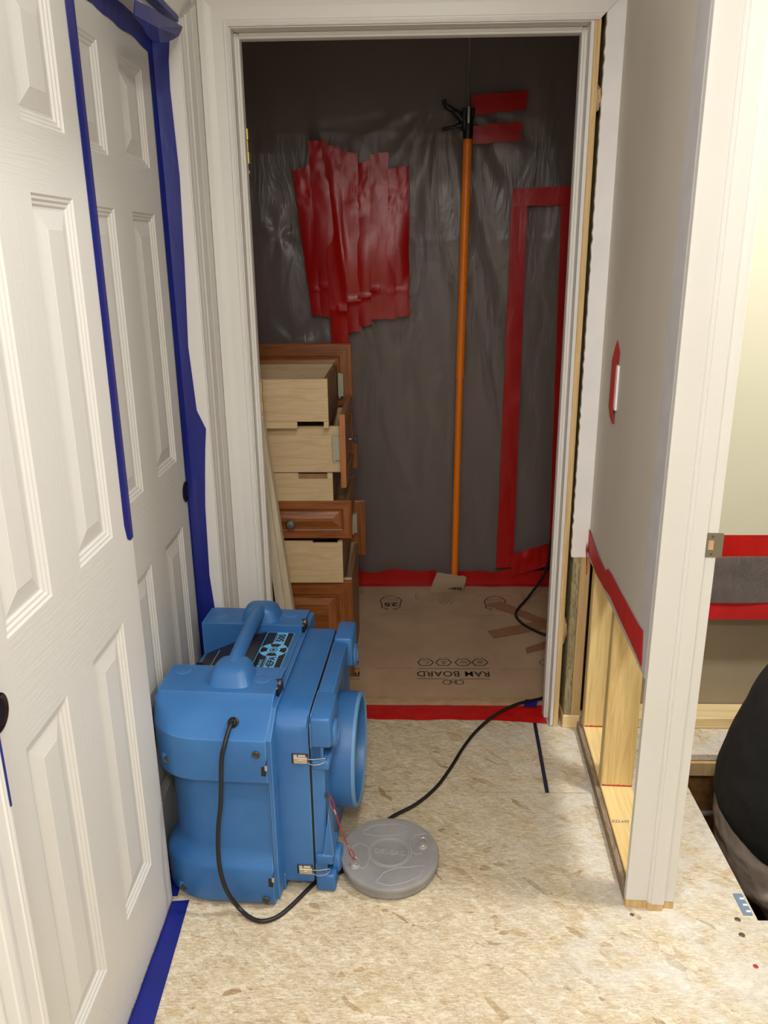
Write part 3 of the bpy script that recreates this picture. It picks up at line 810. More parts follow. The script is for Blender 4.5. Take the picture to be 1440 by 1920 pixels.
# crumpled end wrapping onto the white strip
bm = bmesh.new(); rn = random.Random(3)
P_ = [wpt(0.800,0.705,-0.002),wpt(0.806,0.66,-0.004),Vector((0.5485,DY-0.0105,0.655)),Vector((0.546,DY-0.0115,0.63)),Vector((0.551,DY-0.0105,0.585)),Vector((0.556,DY-0.012,0.545)),wpt(0.770,0.552,-0.003),wpt(0.762,0.60,-0.004),wpt(0.78,0.64,-0.003)]
A = [bm.verts.new(p) for p in P_]; c1 = bm.verts.new(Vector((0.549,DY-0.024,0.615))); c2 = bm.verts.new(Vector((0.553,DY-0.0112,0.615)))
for k in range(len(P_)):
    k2 = (k+1)%len(P_); bm.faces.new((A[k],A[k2],c1)); bm.faces.new((A[k2],A[k],c2))
tag(finish(bm,'sheathing_tape','red'), 'crumpled red tape end wrapped on the white corner strip', 'tape')
# light switch wrapped with red tape
sw = empty('light_switch', wpt(0.560,1.165,0)); sw.rotation_euler = (0,0,RWA)
tag(sw, 'white light switch on the taupe wall half covered in red tape', 'light switch')
bm = bmesh.new(); box(bm,-0.0060,-0.0003,-0.036,0.036,-0.058,0.058,0.0015,2); finish(bm,'switch_plate','plate_white',sw)
bm = bmesh.new()
box(bm,-0.0078,-0.0058,-0.016,0.0375,-0.060,0.062,0.0006,1)
prism(bm, [Vector((-0.0066,-0.022,0.055)),Vector((-0.0066,0.040,0.060)),Vector((-0.0012,0.036,0.098)),Vector((-0.0012,0.014,0.118)),Vector((-0.0012,-0.024,0.090))], (-0.0012,0,0))
prism(bm, [Vector((-0.0066,-0.018,-0.056)),Vector((-0.0066,0.040,-0.056)),Vector((-0.0012,0.038,-0.088)),Vector((-0.0012,0.0,-0.100)),Vector((-0.0012,-0.020,-0.096))], (-0.0012,0,0))
finish(bm,'red_wrap','red_dull',sw)

# right-room wall tapes and plastic
def wallquad(y0, y1, Y, x0=0.66, x1=2.5):
    za = ony(1390,y0,Y).z; zb = ony(1390,y1,Y).z
    return [(x0,Y,zb),(x1,Y,zb),(x1,Y,za),(x0,Y,za)]
tag(sheet('sheathing_tape', wallquad(1003,1047,2.3515), 'red', nx=30, ny=6, th=0.0008, amp=0.0015, freq=10), 'bright red tape along the cut edge of the cream wall', 'tape')
q = wallquad(1049,1130,2.3570)
tag(sheet('poly_strip', [(0.66,2.372,ony(1390,1128,2.372).z),(2.5,2.372,ony(1390,1128,2.372).z),(2.5,2.3535,0.615),(0.66,2.3535,0.615)], 'poly_dense', nx=40, ny=14, th=0.0003, amp=0.012, freq=7), 'strip of clear plastic sheeting between two red tapes in the opened wall', 'plastic sheet')
tag(sheet('sheathing_tape', wallquad(1126,1161,2.371,0.66,2.5), 'red_dull', nx=30, ny=6, th=0.0008, amp=0.0012, freq=10, seed=3), 'darker red tape lower down on the tan wall back behind the person', 'tape')

# ================================================================== DARK ROOM: plastic, tapes, pole
SY = 3.60
FOLDZ = [ony(720,q_,SY).z for q_ in (247,452,820,966)]
def fold(x, z):
    """drape depth of the poly sheet towards the viewer"""
    v = 0.0
    v += 0.012*noise.noise(Vector((x*3.0+0.8*z, 0.0, z*0.7)))
    v += 0.0075*abs(noise.noise(Vector((x*8+2.0*z, 5.0, z*0.9))))
    v += 0.004*max(0,noise.noise(Vector((x*17-3.0*z, 9.0, z*0.8))))
    # pleats fanning down from the pole head
    dx, dz = x-0.16, 2.05-z
    if dz > 0.02:
        a = math.atan2(dx, dz+0.1)
        v += 0.0055*max(0,1-abs(dx)/0.7)*math.sin(a*17+2*noise.noise(Vector((a*3,0,1))))*math.exp(-((dz-0.6)/0.9)**2)
    # creases round the corners of the red patch
    for cx, cz in ((-0.55,1.58),(-0.50,1.13),(-0.14,1.75)):
        r = math.hypot(x-cx, z-cz)
        if r < 0.4: v += 0.007*math.sin(math.atan2(z-cz, x-cx)*5+1.3)*math.exp(-(r/0.10)**2)*min(1,r/0.05)
    for zf in FOLDZ:                                # packing fold lines
        v += 0.0026*math.exp(-((z-zf)/0.009)**2)*(noise.noise(Vector((x*2.5,zf*9,0))) > -0.05)
    return v
bm = bmesh.new(); NX, NZ = 150, 170; G = []
for j in range(NZ+1):
    row = []
    for i in range(NX+1):
        x = -0.93+1.80*i/NX; z = 0.02+2.40*j/NZ
        row.append(bm.verts.new((x, SY+0.012-fold(x,z), z)))
    G.append(row)
for j in range(NZ):
    for i in range(NX): bm.faces.new((G[j][i],G[j][i+1],G[j+1][i+1],G[j+1][i]))
tag(finish(bm,'poly_sheeting','poly',smooth=True,angle=180), 'clear wrinkled plastic sheeting hung over the dark back wall', 'plastic sheet')

def backtape(name, px, m, label, seed=0, off=0.022, parent=None, amp=0.004, nx=8, ny=24, jag=0.004, fn=None):
    q = [ony(x,y,SY-off) for x, y in px]
    o = sheet(name, q, m, parent, nx=nx, ny=ny, th=0.0008, amp=amp, freq=14, seed=seed, jag=jag, fn=fn)
    if label: tag(o, label, 'tape')
    return o
patch = empty('red_tape_patch', (0,SY-0.02,1.1)); tag(patch, 'big ragged patch of overlapping red tape strips on the plastic sheeting', 'tape')
def pc(x, y): return (520+x*0.21875, 240+y*0.21875)
strips = [((300,1600),(440,1615),(275,320),(132,372)),((375,1612),(545,1640),(420,100),(262,112)),((470,1860),(612,1860),(540,158),(378,150)),((600,1762),(722,1745),(690,212),(520,195)),
          ((690,1702),(808,1690),(808,280),(688,305)),((792,1640),(935,1638),(952,205),(798,228)),((912,1640),(1022,1632),(1062,338),(945,342)),((1005,1620),(1132,1612),(1126,330),(1020,326))]
inv_loc = Matrix.Translation(-Vector((0,SY-0.02,1.1)))
for k, s_ in enumerate(strips):
    def bul(s, t, k=k):
        u = (k+s)/8.0
        b_ = 0.030*math.exp(-((t-0.42)/0.26)**2)*max(0,math.sin(math.pi*u))**0.7
        b_ += 0.010*math.exp(-((t-0.185)/0.016)**2)*(1 if 0.3 < u < 0.7 else 0.3)
        b_ += 0.012*math.exp(-(((u-0.30-0.12*(1-t))/0.035))**2)*math.exp(-((t-0.5)/0.25)**2)
        b_ += 0.006*abs(noise.noise(Vector((u*6, t*3, 2))))+0.004*(t > 0.7)*abs(noise.noise(Vector((u*14, t*12, 3))))
        b_ += 0.0012*math.sin(math.pi*s)
        return b_
    o = backtape('tape_strip', [pc(*p) for p in s_], 'red', None, seed=k, off=0.024+0.0012*(k%3), amp=0.0012, nx=10, ny=60, jag=0.007, fn=bul)
    o.data.transform(inv_loc); o.parent = patch
backtape('sheathing_tape', [(885,216),(986,206),(991,169),(884,179)], 'red', 'upper of two short red tapes beside the pole head', 1, ny=6)
backtape('sheathing_tape', [(887,270),(976,264),(981,228),(887,236)], 'red', 'lower of two short red tapes beside the pole head', 2, ny=6)
backtape('sheathing_tape', [(930,1065),(962,1062),(990,352),(960,362)], 'red', 'long vertical red tape right of the orange pole', 3, ny=60)
backtape('sheathing_tape', [(962,387),(1068,384),(1072,348),(962,354)], 'red', 'short horizontal red tape at the top of the tall red frame', 4, ny=6, off=0.024)
backtape('sheathing_tape', [(1030,1010),(1062,1010),(1078,384),(1052,386)], 'red', 'vertical red tape nearly hidden by the right door jamb', 5, ny=60)
backtape('sheathing_tape', [(960,1078),(1050,1052),(1050,1012),(955,1038)], 'red', 'slanted crumpled red tape low beside the right door jamb', 6, ny=8, nx=30, amp=0.014, off=0.03)
# tape along the floor at the foot of the sheeting, left and right of the scrap
def foottape(x0, x1, label, seed):
    n_ = 40; R_ = []
    for k in range(n_+1):
        x = x0+(x1-x0)*k/n_; wv = lambda q, a: a*noise.noise(Vector((x*9,q,seed)))
        R_.append([(x,3.545+wv(1,0.006),0.0022),(x,3.575,0.004+abs(wv(2,0.006))),(x,3.578+wv(3,0.004),0.034+wv(4,0.008)),(x,3.572+wv(8,0.004),0.074+wv(5,0.026))])
    tag(ribbon('sheathing_tape', R_, 'red'), label, 'tape')
foottape(-0.90,0.13,'red tape along the foot of the plastic left of the orange pole',1.0)
foottape(0.235,0.86,'red tape along the foot of the plastic right of the orange pole',2.0)
# threshold tape
n_ = 110; R_ = []
for k in range(n_+1):
    x = -0.452+(0.464+0.452)*k/n_; wv = lambda q, a: a*noise.noise(Vector((x*11,q,7)))
    e = 0.02*max(0,(x-0.30)/0.16)
    R_.append([(x,2.404-e+wv(1,0.008),0.0012),(x,2.416-e*0.6,0.003+abs(wv(2,0.006))),(x,2.428-e*0.4,0.004+abs(wv(12,0.012))),(x,2.440+wv(13,0.005),0.003+abs(wv(6,0.010))),(x,2.452+wv(14,0.006),0.006+abs(wv(15,0.014))),(x,2.466+wv(16,0.005),0.008+abs(wv(3,0.010))),(x,2.478,0.006+abs(wv(17,0.008))),(x,2.490+wv(4,0.003),0.007)])
tag(ribbon('sheathing_tape', R_, 'red'), 'shiny red tape across the threshold of the far doorway', 'tape')
n_ = 40; R_ = []
for k in range(n_+1):
    x = -0.452+0.90*k/n_; R_.append([(x,2.486,0.0078),(x,2.500,0.0085+0.0012*abs(noise.noise(Vector((x*30,1,1))))),(x,2.525,0.0062),(x,2.546,0.0042)])
tag(ribbon('packing_tape', R_, 'clear_tape'), 'shiny tan tape joining the cardboard to the threshold', 'tape')

# --- protection board on the floor with its printing
board = empty('floor_protection_board', (0,0,0)); tag(board, 'brown cardboard floor protection sheet with dark upside-down printing', 'floor covering')
bm = bmesh.new(); box(bm,-0.955,0.885,2.50,3.60,0.0006,0.0028); finish(bm,'cardboard','card',board)
BZ = 0.0030
def bt(txt, px, py_, size, mat='print', sx=1.0, bold=0.0, name='printed_lettering', sp=1.0):
    p = onz(px, py_, BZ); m_ = Matrix.Translation(p) @ Matrix.Rotation(math.pi, 4, 'Z')
    return text(txt, size, mat, board, m_, name, 0.00015, sx, bold, spacing=sp)
def bline(name, pts, r=0.0012, mat='print', closed=False):
    bm = bmesh.new()
    P = [onz(x, y, BZ+0.0002) if not isinstance(x, Vector) else x for x, y in pts]
    if closed: P = P+[P[0]]
    for a, b in zip(P[:-1], P[1:]):
        d = (b-a); 
        if d.length < 1e-5: continue
        nn = Vector((-d.y,d.x,0)).normalized()*r
        vs = [bm.verts.new(q) for q in (a-nn,b-nn,b+nn,a+nn)]; bm.faces.new(vs)
    return finish(bm, name, mat, board)
def logo(cx, cut=None):
    c = onz(cx,1263,BZ); k = 1/ (onz(cx+100,1263).x-onz(cx,1263).x)*100
    bt('RAM BOARD', cx, 1263, 0.056, sx=0.84, bold=0.0003, name='board_name', sp=1.03)
    bline('printed_line', [(cx-67,1253.5),(cx+68,1254)], 0.0016); bline('printed_line', [(cx-68,1272),(cx-12,1273)], 0.0016); bline('printed_line', [(cx+12,1273),(cx+69,1273)], 0.0016)
    for k, dx in enumerate((-52,-18,18,50)):        # four hexagon icons
        hx = cx+dx; bm = bmesh.new()
        for r0, rr_ in ((15,0.0022),):
            P = [(hx-r0,1242),(hx-r0*0.55,1236),(hx+r0*0.5,1236),(hx+r0,1242),(hx+r0*0.5,1248),(hx-r0*0.55,1248)]
            bline('printed_icon', P, rr_, 'print', True)
        bline('printed_icon', [[(hx-5,1240),(hx+5,1240),(hx+5,1243),(hx,1245)],[(hx-6,1240),(hx+7,1240),(hx+2,1240),(hx+2,1245),(hx-2,1245),(hx-2,1240)],[(hx-6,1244),(hx-1,1239),(hx+1,1243),(hx+5,1240),(hx+7,1244)],[(hx-6,1243),(hx+6,1240),(hx-4,1240),(hx+5,1245)]][k], 0.0013)
        bline('printed_caption', [(hx-13,1233),(hx-3,1233)], 0.0009, 'print_soft'); bline('printed_caption', [(hx,1233),(hx+13,1233)], 0.0009, 'print_soft')
    # ram-horn emblem: two curls around a small arch
    for s in (-1,1):
        P = []
        for t in range(22):
            a = t/21*2*math.pi*1.05; rr_ = 1-0.25*t/21
            P.append((cx+s*(11-9.5*math.cos(a)*rr_), 1279.5-4.6*math.sin(a)*rr_))
        bline('printed_emblem', P, 0.0018)
    bline('printed_emblem', [(cx-7,1281),(cx-5,1275),(cx,1273.5),(cx+5,1275),(cx+7,1281),(cx,1283)], 0.0011)
logo(850); logo(607)
bt('RAM', 1079, 1263, 0.056, sx=0.84, bold=0.0003, name='board_name')
for hx in (1026,):
    bline('printed_icon', [(hx-15,1242),(hx-8,1236),(hx+8,1236),(hx+15,1242),(hx+8,1248),(hx-8,1248)], 0.0014, 'print', True)
def dashes(x0, x1, y, n=22, mat='print_soft', r=0.0011):
    rn = random.Random(int(x0*7+y))
    x = x0; 
    while x < x1-3:
        l_ = rn.uniform(2.5,7); bline('printed_fine_line', [(x,y+(rn.random()-0.5)*0.4),(min(x+l_,x1),y+(rn.random()-0.5)*0.4)], r, mat); x += l_+1.6
for x0, x1, y in ((703,772,1253),(935,1012,1255),(700,765,1151),(707,768,1114),(896,958,1117),(902,950,1154),(1000,1030,1117)): dashes(x0,x1,y)
for x0, x1, y in ((783,818,1123.5),(783,818,1127),(853,880,1123.5),(853,884,1127),(989,1018,1126),(989,1012,1129),(663,690,1124),(663,688,1127),(660,682,1110)): dashes(x0,x1,y,mat='print_soft',r=0.0009)
def shield(cx, cy, full=True):
    bline('printed_shield', [(cx-20,cy-5),(cx-14,cy-11),(cx,cy-14),(cx+13,cy-11),(cx+20,cy-6),(cx+17,cy+3),(cx+17,cy+8),(cx+6,cy+11)], 0.0022)
    bline('printed_shield', [(cx-20,cy-5),(cx-17,cy+2),(cx-17,cy+8),(cx-6,cy+11)], 0.0022)
    bline('printed_shield', [(cx-15,cy-5),(cx+15,cy-5)], 0.0012, 'print_soft'); bline('printed_shield', [(cx-15,cy-8),(cx+15,cy-8)], 0.0018, 'print_soft')
    for s in (-1,1): bline('printed_emblem', [(cx+s*2,cy+11),(cx+s*7,cy+9.5),(cx+s*11,cy+12),(cx+s*7,cy+14),(cx+s*4,cy+13)], 0.0011)
    if full: bt('25', cx, cy+2, 0.052, sx=1.25, bold=0.0014, name='printed_number')
shield(733,1131); shield(928,1132,False)
# recycling ring and little carton icon
for a in range(5):
    cx, cy = 837+(-9,0,9,-5,5)[a], (1127,1123,1127,1130,1130)[a]
    bline('printed_icon', [(cx+5*math.cos(t*math.pi/4),cy+2.6*math.sin(t*math.pi/4)) for t in range(8)], 0.0009, 'print_soft', True)
for cx in (787,987): bline('printed_icon', [(cx-8,1114),(cx-3,1114),(cx-3,1122),(cx-7,1124)], 0.0009, 'print_soft', True)
# --- scrap of the same board at the pole foot
scrap = empty('cardboard_scrap', (0,0,0)); tag(scrap, 'pale torn scrap of cardboard lying at the foot of the orange pole', 'cardboard')
so = sheet('cardboard_sheet', [onz(804,1111,0.004),onz(867,1108,0.004),Vector((ony(874,1081,3.485).x,3.485,ony(874,1081,3.485).z)),Vector((ony(819,1073,3.485).x,3.485,ony(819,1073,3.485).z))], 'card_scrap', scrap, nx=16, ny=14, th=0.0018, amp=0.002, jag=0.008, seed=4, fn=lambda u, t: 0.012*math.sin(math.pi*t)*(0.4+0.6*u))
p = ony(845,1102,3.476); text('RAMBOARD', 0.017, 'print', scrap, Matrix.Translation(p) @ Matrix.Rotation(math.radians(80),4,'X') @ Matrix.Rotation(math.pi-0.10,4,'Z'), 'printed_lettering', 0.0002, 1.1, 0.0006)
# --- brown kraft tapes on the board
def flo(px, m, label, z=0.0034, seed=0, jag=0.006, nx=24, ny=5):
    tag(sheet('kraft_tape', [onz(x,y,z) for x, y in px], m, nx=nx, ny=ny, th=0.0007, amp=0.0010, seed=seed, jag=jag), label, 'tape')
flo([(906,1134),(1020,1172),(1024,1162),(940,1128)], 'brown_tape', 'brown paper tape crossing the printed shield on the cardboard', seed=1)
flo([(926,1197),(1028,1178),(1030,1160),(914,1184)], 'brown_tape', 'longer brown paper tape below, pointing at the right jamb', 0.0048, seed=2)
flo([(988,1226),(1022,1217),(1024,1202),(985,1216)], 'brown_tape', 'smallest torn brown tape piece near the right jamb', seed=3)

# --- spring pole holding up the sheeting
pb = ony(852,1078,3.535); pt = ony(877,258,3.535); pk = ony(862,705,3.535)
pole = empty('support_pole', (pb.x,pb.y,0.004)); tag(pole, 'orange telescoping support pole with a black trigger clamp by the plastic', 'pole')
def rel(p): return Vector(p)-Vector((pb.x,pb.y,0.004))
P0 = Vector((pb.x-0.001,pb.y,0.004)); 
bm = bmesh.new(); tube(bm, [rel(P0)+Vector((0,0,0.012)), rel(pk)], 0.0150, 20); finish(bm,'lower_tube','orange',pole,smooth=True)
bm = bmesh.new(); tube(bm, [rel(pk)-Vector((0,0,0.01)), rel(pt)], 0.0175, 20); finish(bm,'upper_tube','orange',pole,smooth=True)
bm = bmesh.new(); tube(bm, [rel(P0), rel(P0)+Vector((0,0,0.012))], 0.030, 20); finish(bm,'foot_pad','black_plastic',pole,smooth=True)
def ap(x, y, dy=0.0): return rel(ony(x,y,3.535)+Vector((0,dy,0)))
bm = bmesh.new(); tube(bm, [ap(877,261),ap(878,232),ap(879,205)], [0.0195,0.020,0.0195], 18); 
tube(bm, [ap(872,244),ap(871,232),ap(870,207)], [0.014,0.018,0.012], 12); box(bm, *[v for ax in zip(ap(869,212)-Vector((0.004,0.014,0.016)), ap(889,212)+Vector((0.002,0.014,0.018))) for v in ax], 0.004, 2)
finish(bm,'clamp_body','black_plastic',pole,smooth=True)
bm = bmesh.new(); tube(bm, smoothpath([ap(868,226),ap(856,212),ap(845,204),ap(836,198),ap(832,187)],4), [0.015]*6+[0.011]*7+[0.009]*4, 12); finish(bm,'trigger','black_plastic',pole,smooth=True)
bm = bmesh.new(); tube(bm, smoothpath([ap(868,234),ap(855,237),ap(842,240),ap(829,243)],4), [0.012]*4+[0.007]*5+[0.008]*4, 12); finish(bm,'release_lever','black_plastic',pole,smooth=True)
bm = bmesh.new(); box(bm, *[v for ax in zip(ap(877,222)-Vector((0.003,0.022,0.02)), ap(879,212)+Vector((0.003,-0.014,0.02))) for v in ax], 0.001, 1); finish(bm,'clamp_screw','chrome',pole)
bm = bmesh.new(); tp = ap(881,68); dr = (tp-ap(879,204)).normalized(); q = ap(879,204); s_ = (2.405-0.004-q.z)/dr.z
tube(bm, [q, q+dr*s_], 0.0040, 10); finish(bm,'inner_rod','chrome',pole,smooth=True)
bm = bmesh.new(); e_ = q+dr*s_; tube(bm, [e_, e_+Vector((0,0,0.030))], [0.02,0.030], 16); finish(bm,'head_pad','black_plastic',pole,smooth=True)

# ================================================================== DRAWER STACK
def drawer_box(bm, w_, d_, h_, t=0.013, lip=True, notch=True):
    """open box, local: x 0..-w (to the left), y 0..d (away), z 0..h; 'back' board faces -y"""
    box(bm,-w_,0,0,t,0.012,h_,0.0006,1); box(bm,-w_,0,d_-t,d_,0.0,h_)
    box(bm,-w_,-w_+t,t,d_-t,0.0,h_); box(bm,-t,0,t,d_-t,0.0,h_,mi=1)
    box(bm,-w_+t,-t,t,d_-t,0.012,0.018)
    box(bm,-w_,-w_*0.46,0,t*0.9,0.0,0.0115); box(bm,-0.012,0,0,t*0.9,0.0,0.0115)
def front_panel(bm, w_, h_, t=0.019, fr=0.055, mi0=0, mi1=1):
    """raised-panel cherry front facing -y, x 0..-w, z 0..h, y 0..t"""
    loops = [(0,0.004),(0.004,0.0),(fr*0.80,0.0),(fr*0.86,0.004),(fr*0.98,0.0055),(fr,0.009),(fr+0.006,0.009),(fr+0.026,0.0025),(fr+0.029,0.0015)]
    mx = min(w_,h_)/2-0.004
    prev = None
    for o, y in loops:
        if o >= mx: o = mx; 
        r = [bm.verts.new(p) for p in ((-o,y,o),(-w_+o,y,o),(-w_+o,y,h_-o),(-o,y,h_-o))]
        if prev:
            for k in range(4):
                f = bm.faces.new((prev[k],prev[(k+1)%4],r[(k+1)%4],r[k])); f.material_index = mi1 if k in (1,3) else mi0
        else: first = r
        prev = r
        if o >= mx: break
    bm.faces.new(prev).material_index = mi0
    b = [bm.verts.new(p) for p in ((0,t,0),(-w_,t,0),(-w_,t,h_),(0,t,h_))]
    for k in range(4): bm.faces.new((first[k],b[k],b[(k+1)%4],first[(k+1)%4])).material_index = mi0
    bm.faces.new(b[::-1]).material_index = mi0
def knob(d, x, y, z, axis=(0,-1,0)):
    bm = bmesh.new(); prof = [(0.0055,0),(0.005,0.010),(0.007,0.014),(0.0155,0.018),(0.0165,0.022),(0.013,0.027),(0.001,0.0285)]
    A = Vector(axis); U = A.cross(Vector((0,0,1))).normalized(); V_ = A.cross(U)
    loft(bm, [[Vector((x,y,z))+A*h+(U*math.cos(2*math.pi*k/24)+V_*math.sin(2*math.pi*k/24))*r for k in range(24)] for r, h in prof])
    finish(bm,'knob','pewter',d,smooth=True)
def bracket(d, x0, x1, y0, y1, z0, z1):
    bm = bmesh.new(); box(bm,x0,x1,y0,y1,z0,z1,0.001,1); box(bm,x0+0.004,x0+0.009,y0-0.003,y0,z0-0.006,z1+0.004); finish(bm,'slide_bracket','bracket',d)
WB = 0.375
# six drawers from the floor up; heights read off the photo
d6 = empty('cabinet_drawer', (-0.199,2.690,0.0)); tag(d6, 'lowest drawer of the stack, tall cherry front facing the hall', 'drawer', 'drawers stacked inside the far doorway')
bm = bmesh.new(); front_panel(bm,0.43,0.385,0.019,0.062,0,1); finish(bm,'drawer_front',['cherry','cherry_v'],d6)
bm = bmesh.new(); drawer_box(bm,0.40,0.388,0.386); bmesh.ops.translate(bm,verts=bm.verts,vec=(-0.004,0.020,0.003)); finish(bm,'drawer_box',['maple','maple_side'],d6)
d5 = empty('cabinet_drawer', (-0.229,2.668,0.390)); tag(d5, 'second drawer from the floor, plain maple back toward the hall', 'drawer', 'drawers stacked inside the far doorway')
bm = bmesh.new(); box(bm,-WB,0,0,0.013,0,0.141,0.0006,1); box(bm,-WB,-0.105,0,0.013,0.1415,0.155); box(bm,-0.016,0,0,0.013,0.1415,0.155)
box(bm,-WB,0,0.42,0.433,0,0.155); box(bm,-WB,-WB+0.013,0.013,0.42,0,0.155); box(bm,-WB+0.013,-0.013,0.013,0.42,0.01,0.016); box(bm,-0.105,-0.016,0.0005,0.012,0.1412,0.149)
box(bm,-0.013,0,0.013,0.42,0.0,0.155,mi=1); finish(bm,'drawer_box',['maple','maple_side'],d5)
bm = bmesh.new(); box(bm,-0.42,0.058,0.434,0.453,-0.060,0.172,0.003,2); finish(bm,'drawer_front',['cherry_v','cherry'],d5)
bracket(d5,0.004,0.026,0.405,0.4335,0.045,0.125)
d4 = empty('cabinet_drawer', (-0.1965,2.690,0.547)); tag(d4, 'third drawer from the floor, cherry front with a round pewter knob', 'drawer', 'drawers stacked inside the far doorway')
bm = bmesh.new(); front_panel(bm,0.43,0.140,0.019,0.036,0,1); finish(bm,'drawer_front',['cherry','cherry_v'],d4); knob(d4,-0.212,0.0015,0.060)
bm = bmesh.new(); drawer_box(bm,0.39,0.388,0.118); bmesh.ops.translate(bm,verts=bm.verts,vec=(-0.015,0.020,0.0)); finish(bm,'drawer_box',['maple','maple_side'],d4)
d3_ = empty('cabinet_drawer', (-0.258,2.690,0.687)); tag(d3_, 'shallow maple drawer resting on the knobbed cherry drawer', 'drawer', 'drawers stacked inside the far doorway')
bm = bmesh.new(); box(bm,-WB,0,0,0.013,0,0.079,0.0006,1); box(bm,-WB,-0.118,0,0.013,0.0795,0.100); box(bm,-0.018,0,0,0.013,0.0795,0.100); box(bm,-0.118,-0.018,0.006,0.012,0.079,0.096,mi=1)
box(bm,-WB,0,0.42,0.433,0,0.100); box(bm,-WB,-WB+0.013,0.013,0.42,0,0.100); box(bm,-WB+0.013,-0.013,0.013,0.42,0.01,0.016); box(bm,-0.013,0,0.013,0.42,0,0.100,mi=1)
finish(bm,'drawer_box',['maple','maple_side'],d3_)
bm = bmesh.new(); box(bm,-0.40,0.060,0.434,0.453,0.0,0.125,0.003,2); finish(bm,'drawer_front',['cherry_v','cherry'],d3_)
d2_ = empty('cabinet_drawer', (-0.229,2.690,0.790)); tag(d2_, 'deep maple drawer turned sideways, its cherry front facing right', 'drawer', 'drawers stacked inside the far doorway')
bm = bmesh.new(); box(bm,-0.42,0,0,0.013,0,0.160,0.0006,1); box(bm,-0.42,0,0.337,0.35,0,0.160); box(bm,-0.42,-0.407,0.013,0.337,0,0.16); box(bm,-0.013,0.0,0.013,0.337,0,0.16); box(bm,-0.407,-0.013,0.013,0.337,0.01,0.016)
finish(bm,'drawer_box',['maple','maple_side'],d2_)
bm = bmesh.new(); front_panel(bm,0.366,0.255,0.017,0.050,0,1)
bmesh.ops.transform(bm, matrix=Matrix.Translation((0.0215,-0.030,-0.048)) @ Matrix.Rotation(math.radians(90),4,'Z') @ Matrix.Scale(-1,4,(1,0,0)), verts=bm.verts)
finish(bm,'drawer_front',['cherry','cherry_v'],d2_)
bm = bmesh.new(); box(bm,0.0022,0.0205,-0.0312,-0.0302,-0.046,0.205,0.0004,1); finish(bm,'front_edge','cherry_light',d2_)['label'] = 'lighter cherry edge of the front'
knob(d2_,0.0215,0.15,0.082,(1,0,0)); bracket(d2_,-0.026,0.001,-0.010,-0.0005,0.043,0.128)
d1_ = empty('cabinet_drawer', (-0.262,2.650,0.952)); tag(d1_, 'topmost drawer of the stack, open box with its cherry front behind', 'drawer', 'drawers stacked inside the far doorway')
bm = bmesh.new(); box(bm,-WB,0,0,0.013,0.022,0.163,0.0006,1); box(bm,-WB,-0.105,0,0.013,0,0.0215); box(bm,-0.016,0,0,0.013,0,0.0215)
box(bm,-WB,0,0.37,0.383,0,0.163); box(bm,-WB,-WB+0.013,0.013,0.37,0,0.163); box(bm,-WB+0.013,-0.013,0.013,0.37,0.02,0.026); box(bm,-0.013,0,0.013,0.37,0,0.163,mi=1)
finish(bm,'drawer_box',['maple','maple_side'],d1_)
bm = bmesh.new(); front_panel(bm,0.46,0.232,0.019,0.055,0,1); bmesh.ops.transform(bm, matrix=Matrix.Translation((0.056,0.384,0.004)), verts=bm.verts); finish(bm,'drawer_front',['cherry','cherry_v'],d1_)
bracket(d1_,0.004,0.024,0.352,0.3835,0.045,0.130)
# thin maple panels leaning behind the left jamb
def lean(x0b, x0t, zt, w_, y, t, label):
    bm = bmesh.new()
    prism(bm, [Vector((x0b,y,0.001)),Vector((x0b+w_,y,0.001)),Vector((x0t+w_,y+0.04,zt)),Vector((x0t,y+0.04,zt))], (0,t,0))
    tag(finish(bm,'wood_panel','plank'), label, 'wood panel', 'pale boards leaning by the drawers')
lean(-0.422,-0.520,1.10,0.030,2.540,0.012,'front pale board leaning between the left jamb and the drawers')
lean(-0.392,-0.520,1.20,0.028,2.560,0.040,'rear pale board leaning against the drawer stack')

# ================================================================== BLUE AIR SCRUBBER
BO = Vector((-0.32,1.569,0.0)); BA = -math.atan(0.058)
sc = empty('air_scrubber', BO, (0,0,BA)); tag(sc, 'blue molded plastic portable air scrubber standing on the strand board floor', 'air scrubber')
def outline(ins=0.0, r=0.13, vf=0.0, vb=0.62, ul=-0.288, rf=0.8, n=14, rb=None):
    P = [(0.0-ins*0.2, vf+ins)]
    cx, cy = ul+ins+r, vf+ins+r*rf
    for k in range(n+1):
        a = math.radians(270-90*k/n); P.append((cx+r*math.cos(a), cy+r*rf*math.sin(a)))
    rb = r if rb is None else rb
    cy2 = vb-ins-rb*rf; cx2 = ul+ins+rb
    for k in range(n+1):
        a = math.radians(180-90*k/n); P.append((cx2+rb*math.cos(a), cy2+rb*rf*math.sin(a)))
    P.append((0.0-ins*0.2, vb-ins))
    return P
def ring(z, **k): return [Vector((a,b,z)) for a, b in outline(**k)]
bm = bmesh.new()
S = []
for z, ins in ((0.004,0.014),(0.012,0.003),(0.020,0.0),(0.105,0.0),(0.116,0.003),(0.130,0.014),(0.142,0.021),(0.155,0.024),(0.345,0.024),(0.352,0.023)):
    S.append(ring(z, ins=ins))
loft(bm, S)
finish(bm,'housing','blue',sc,smooth=True,angle=32)
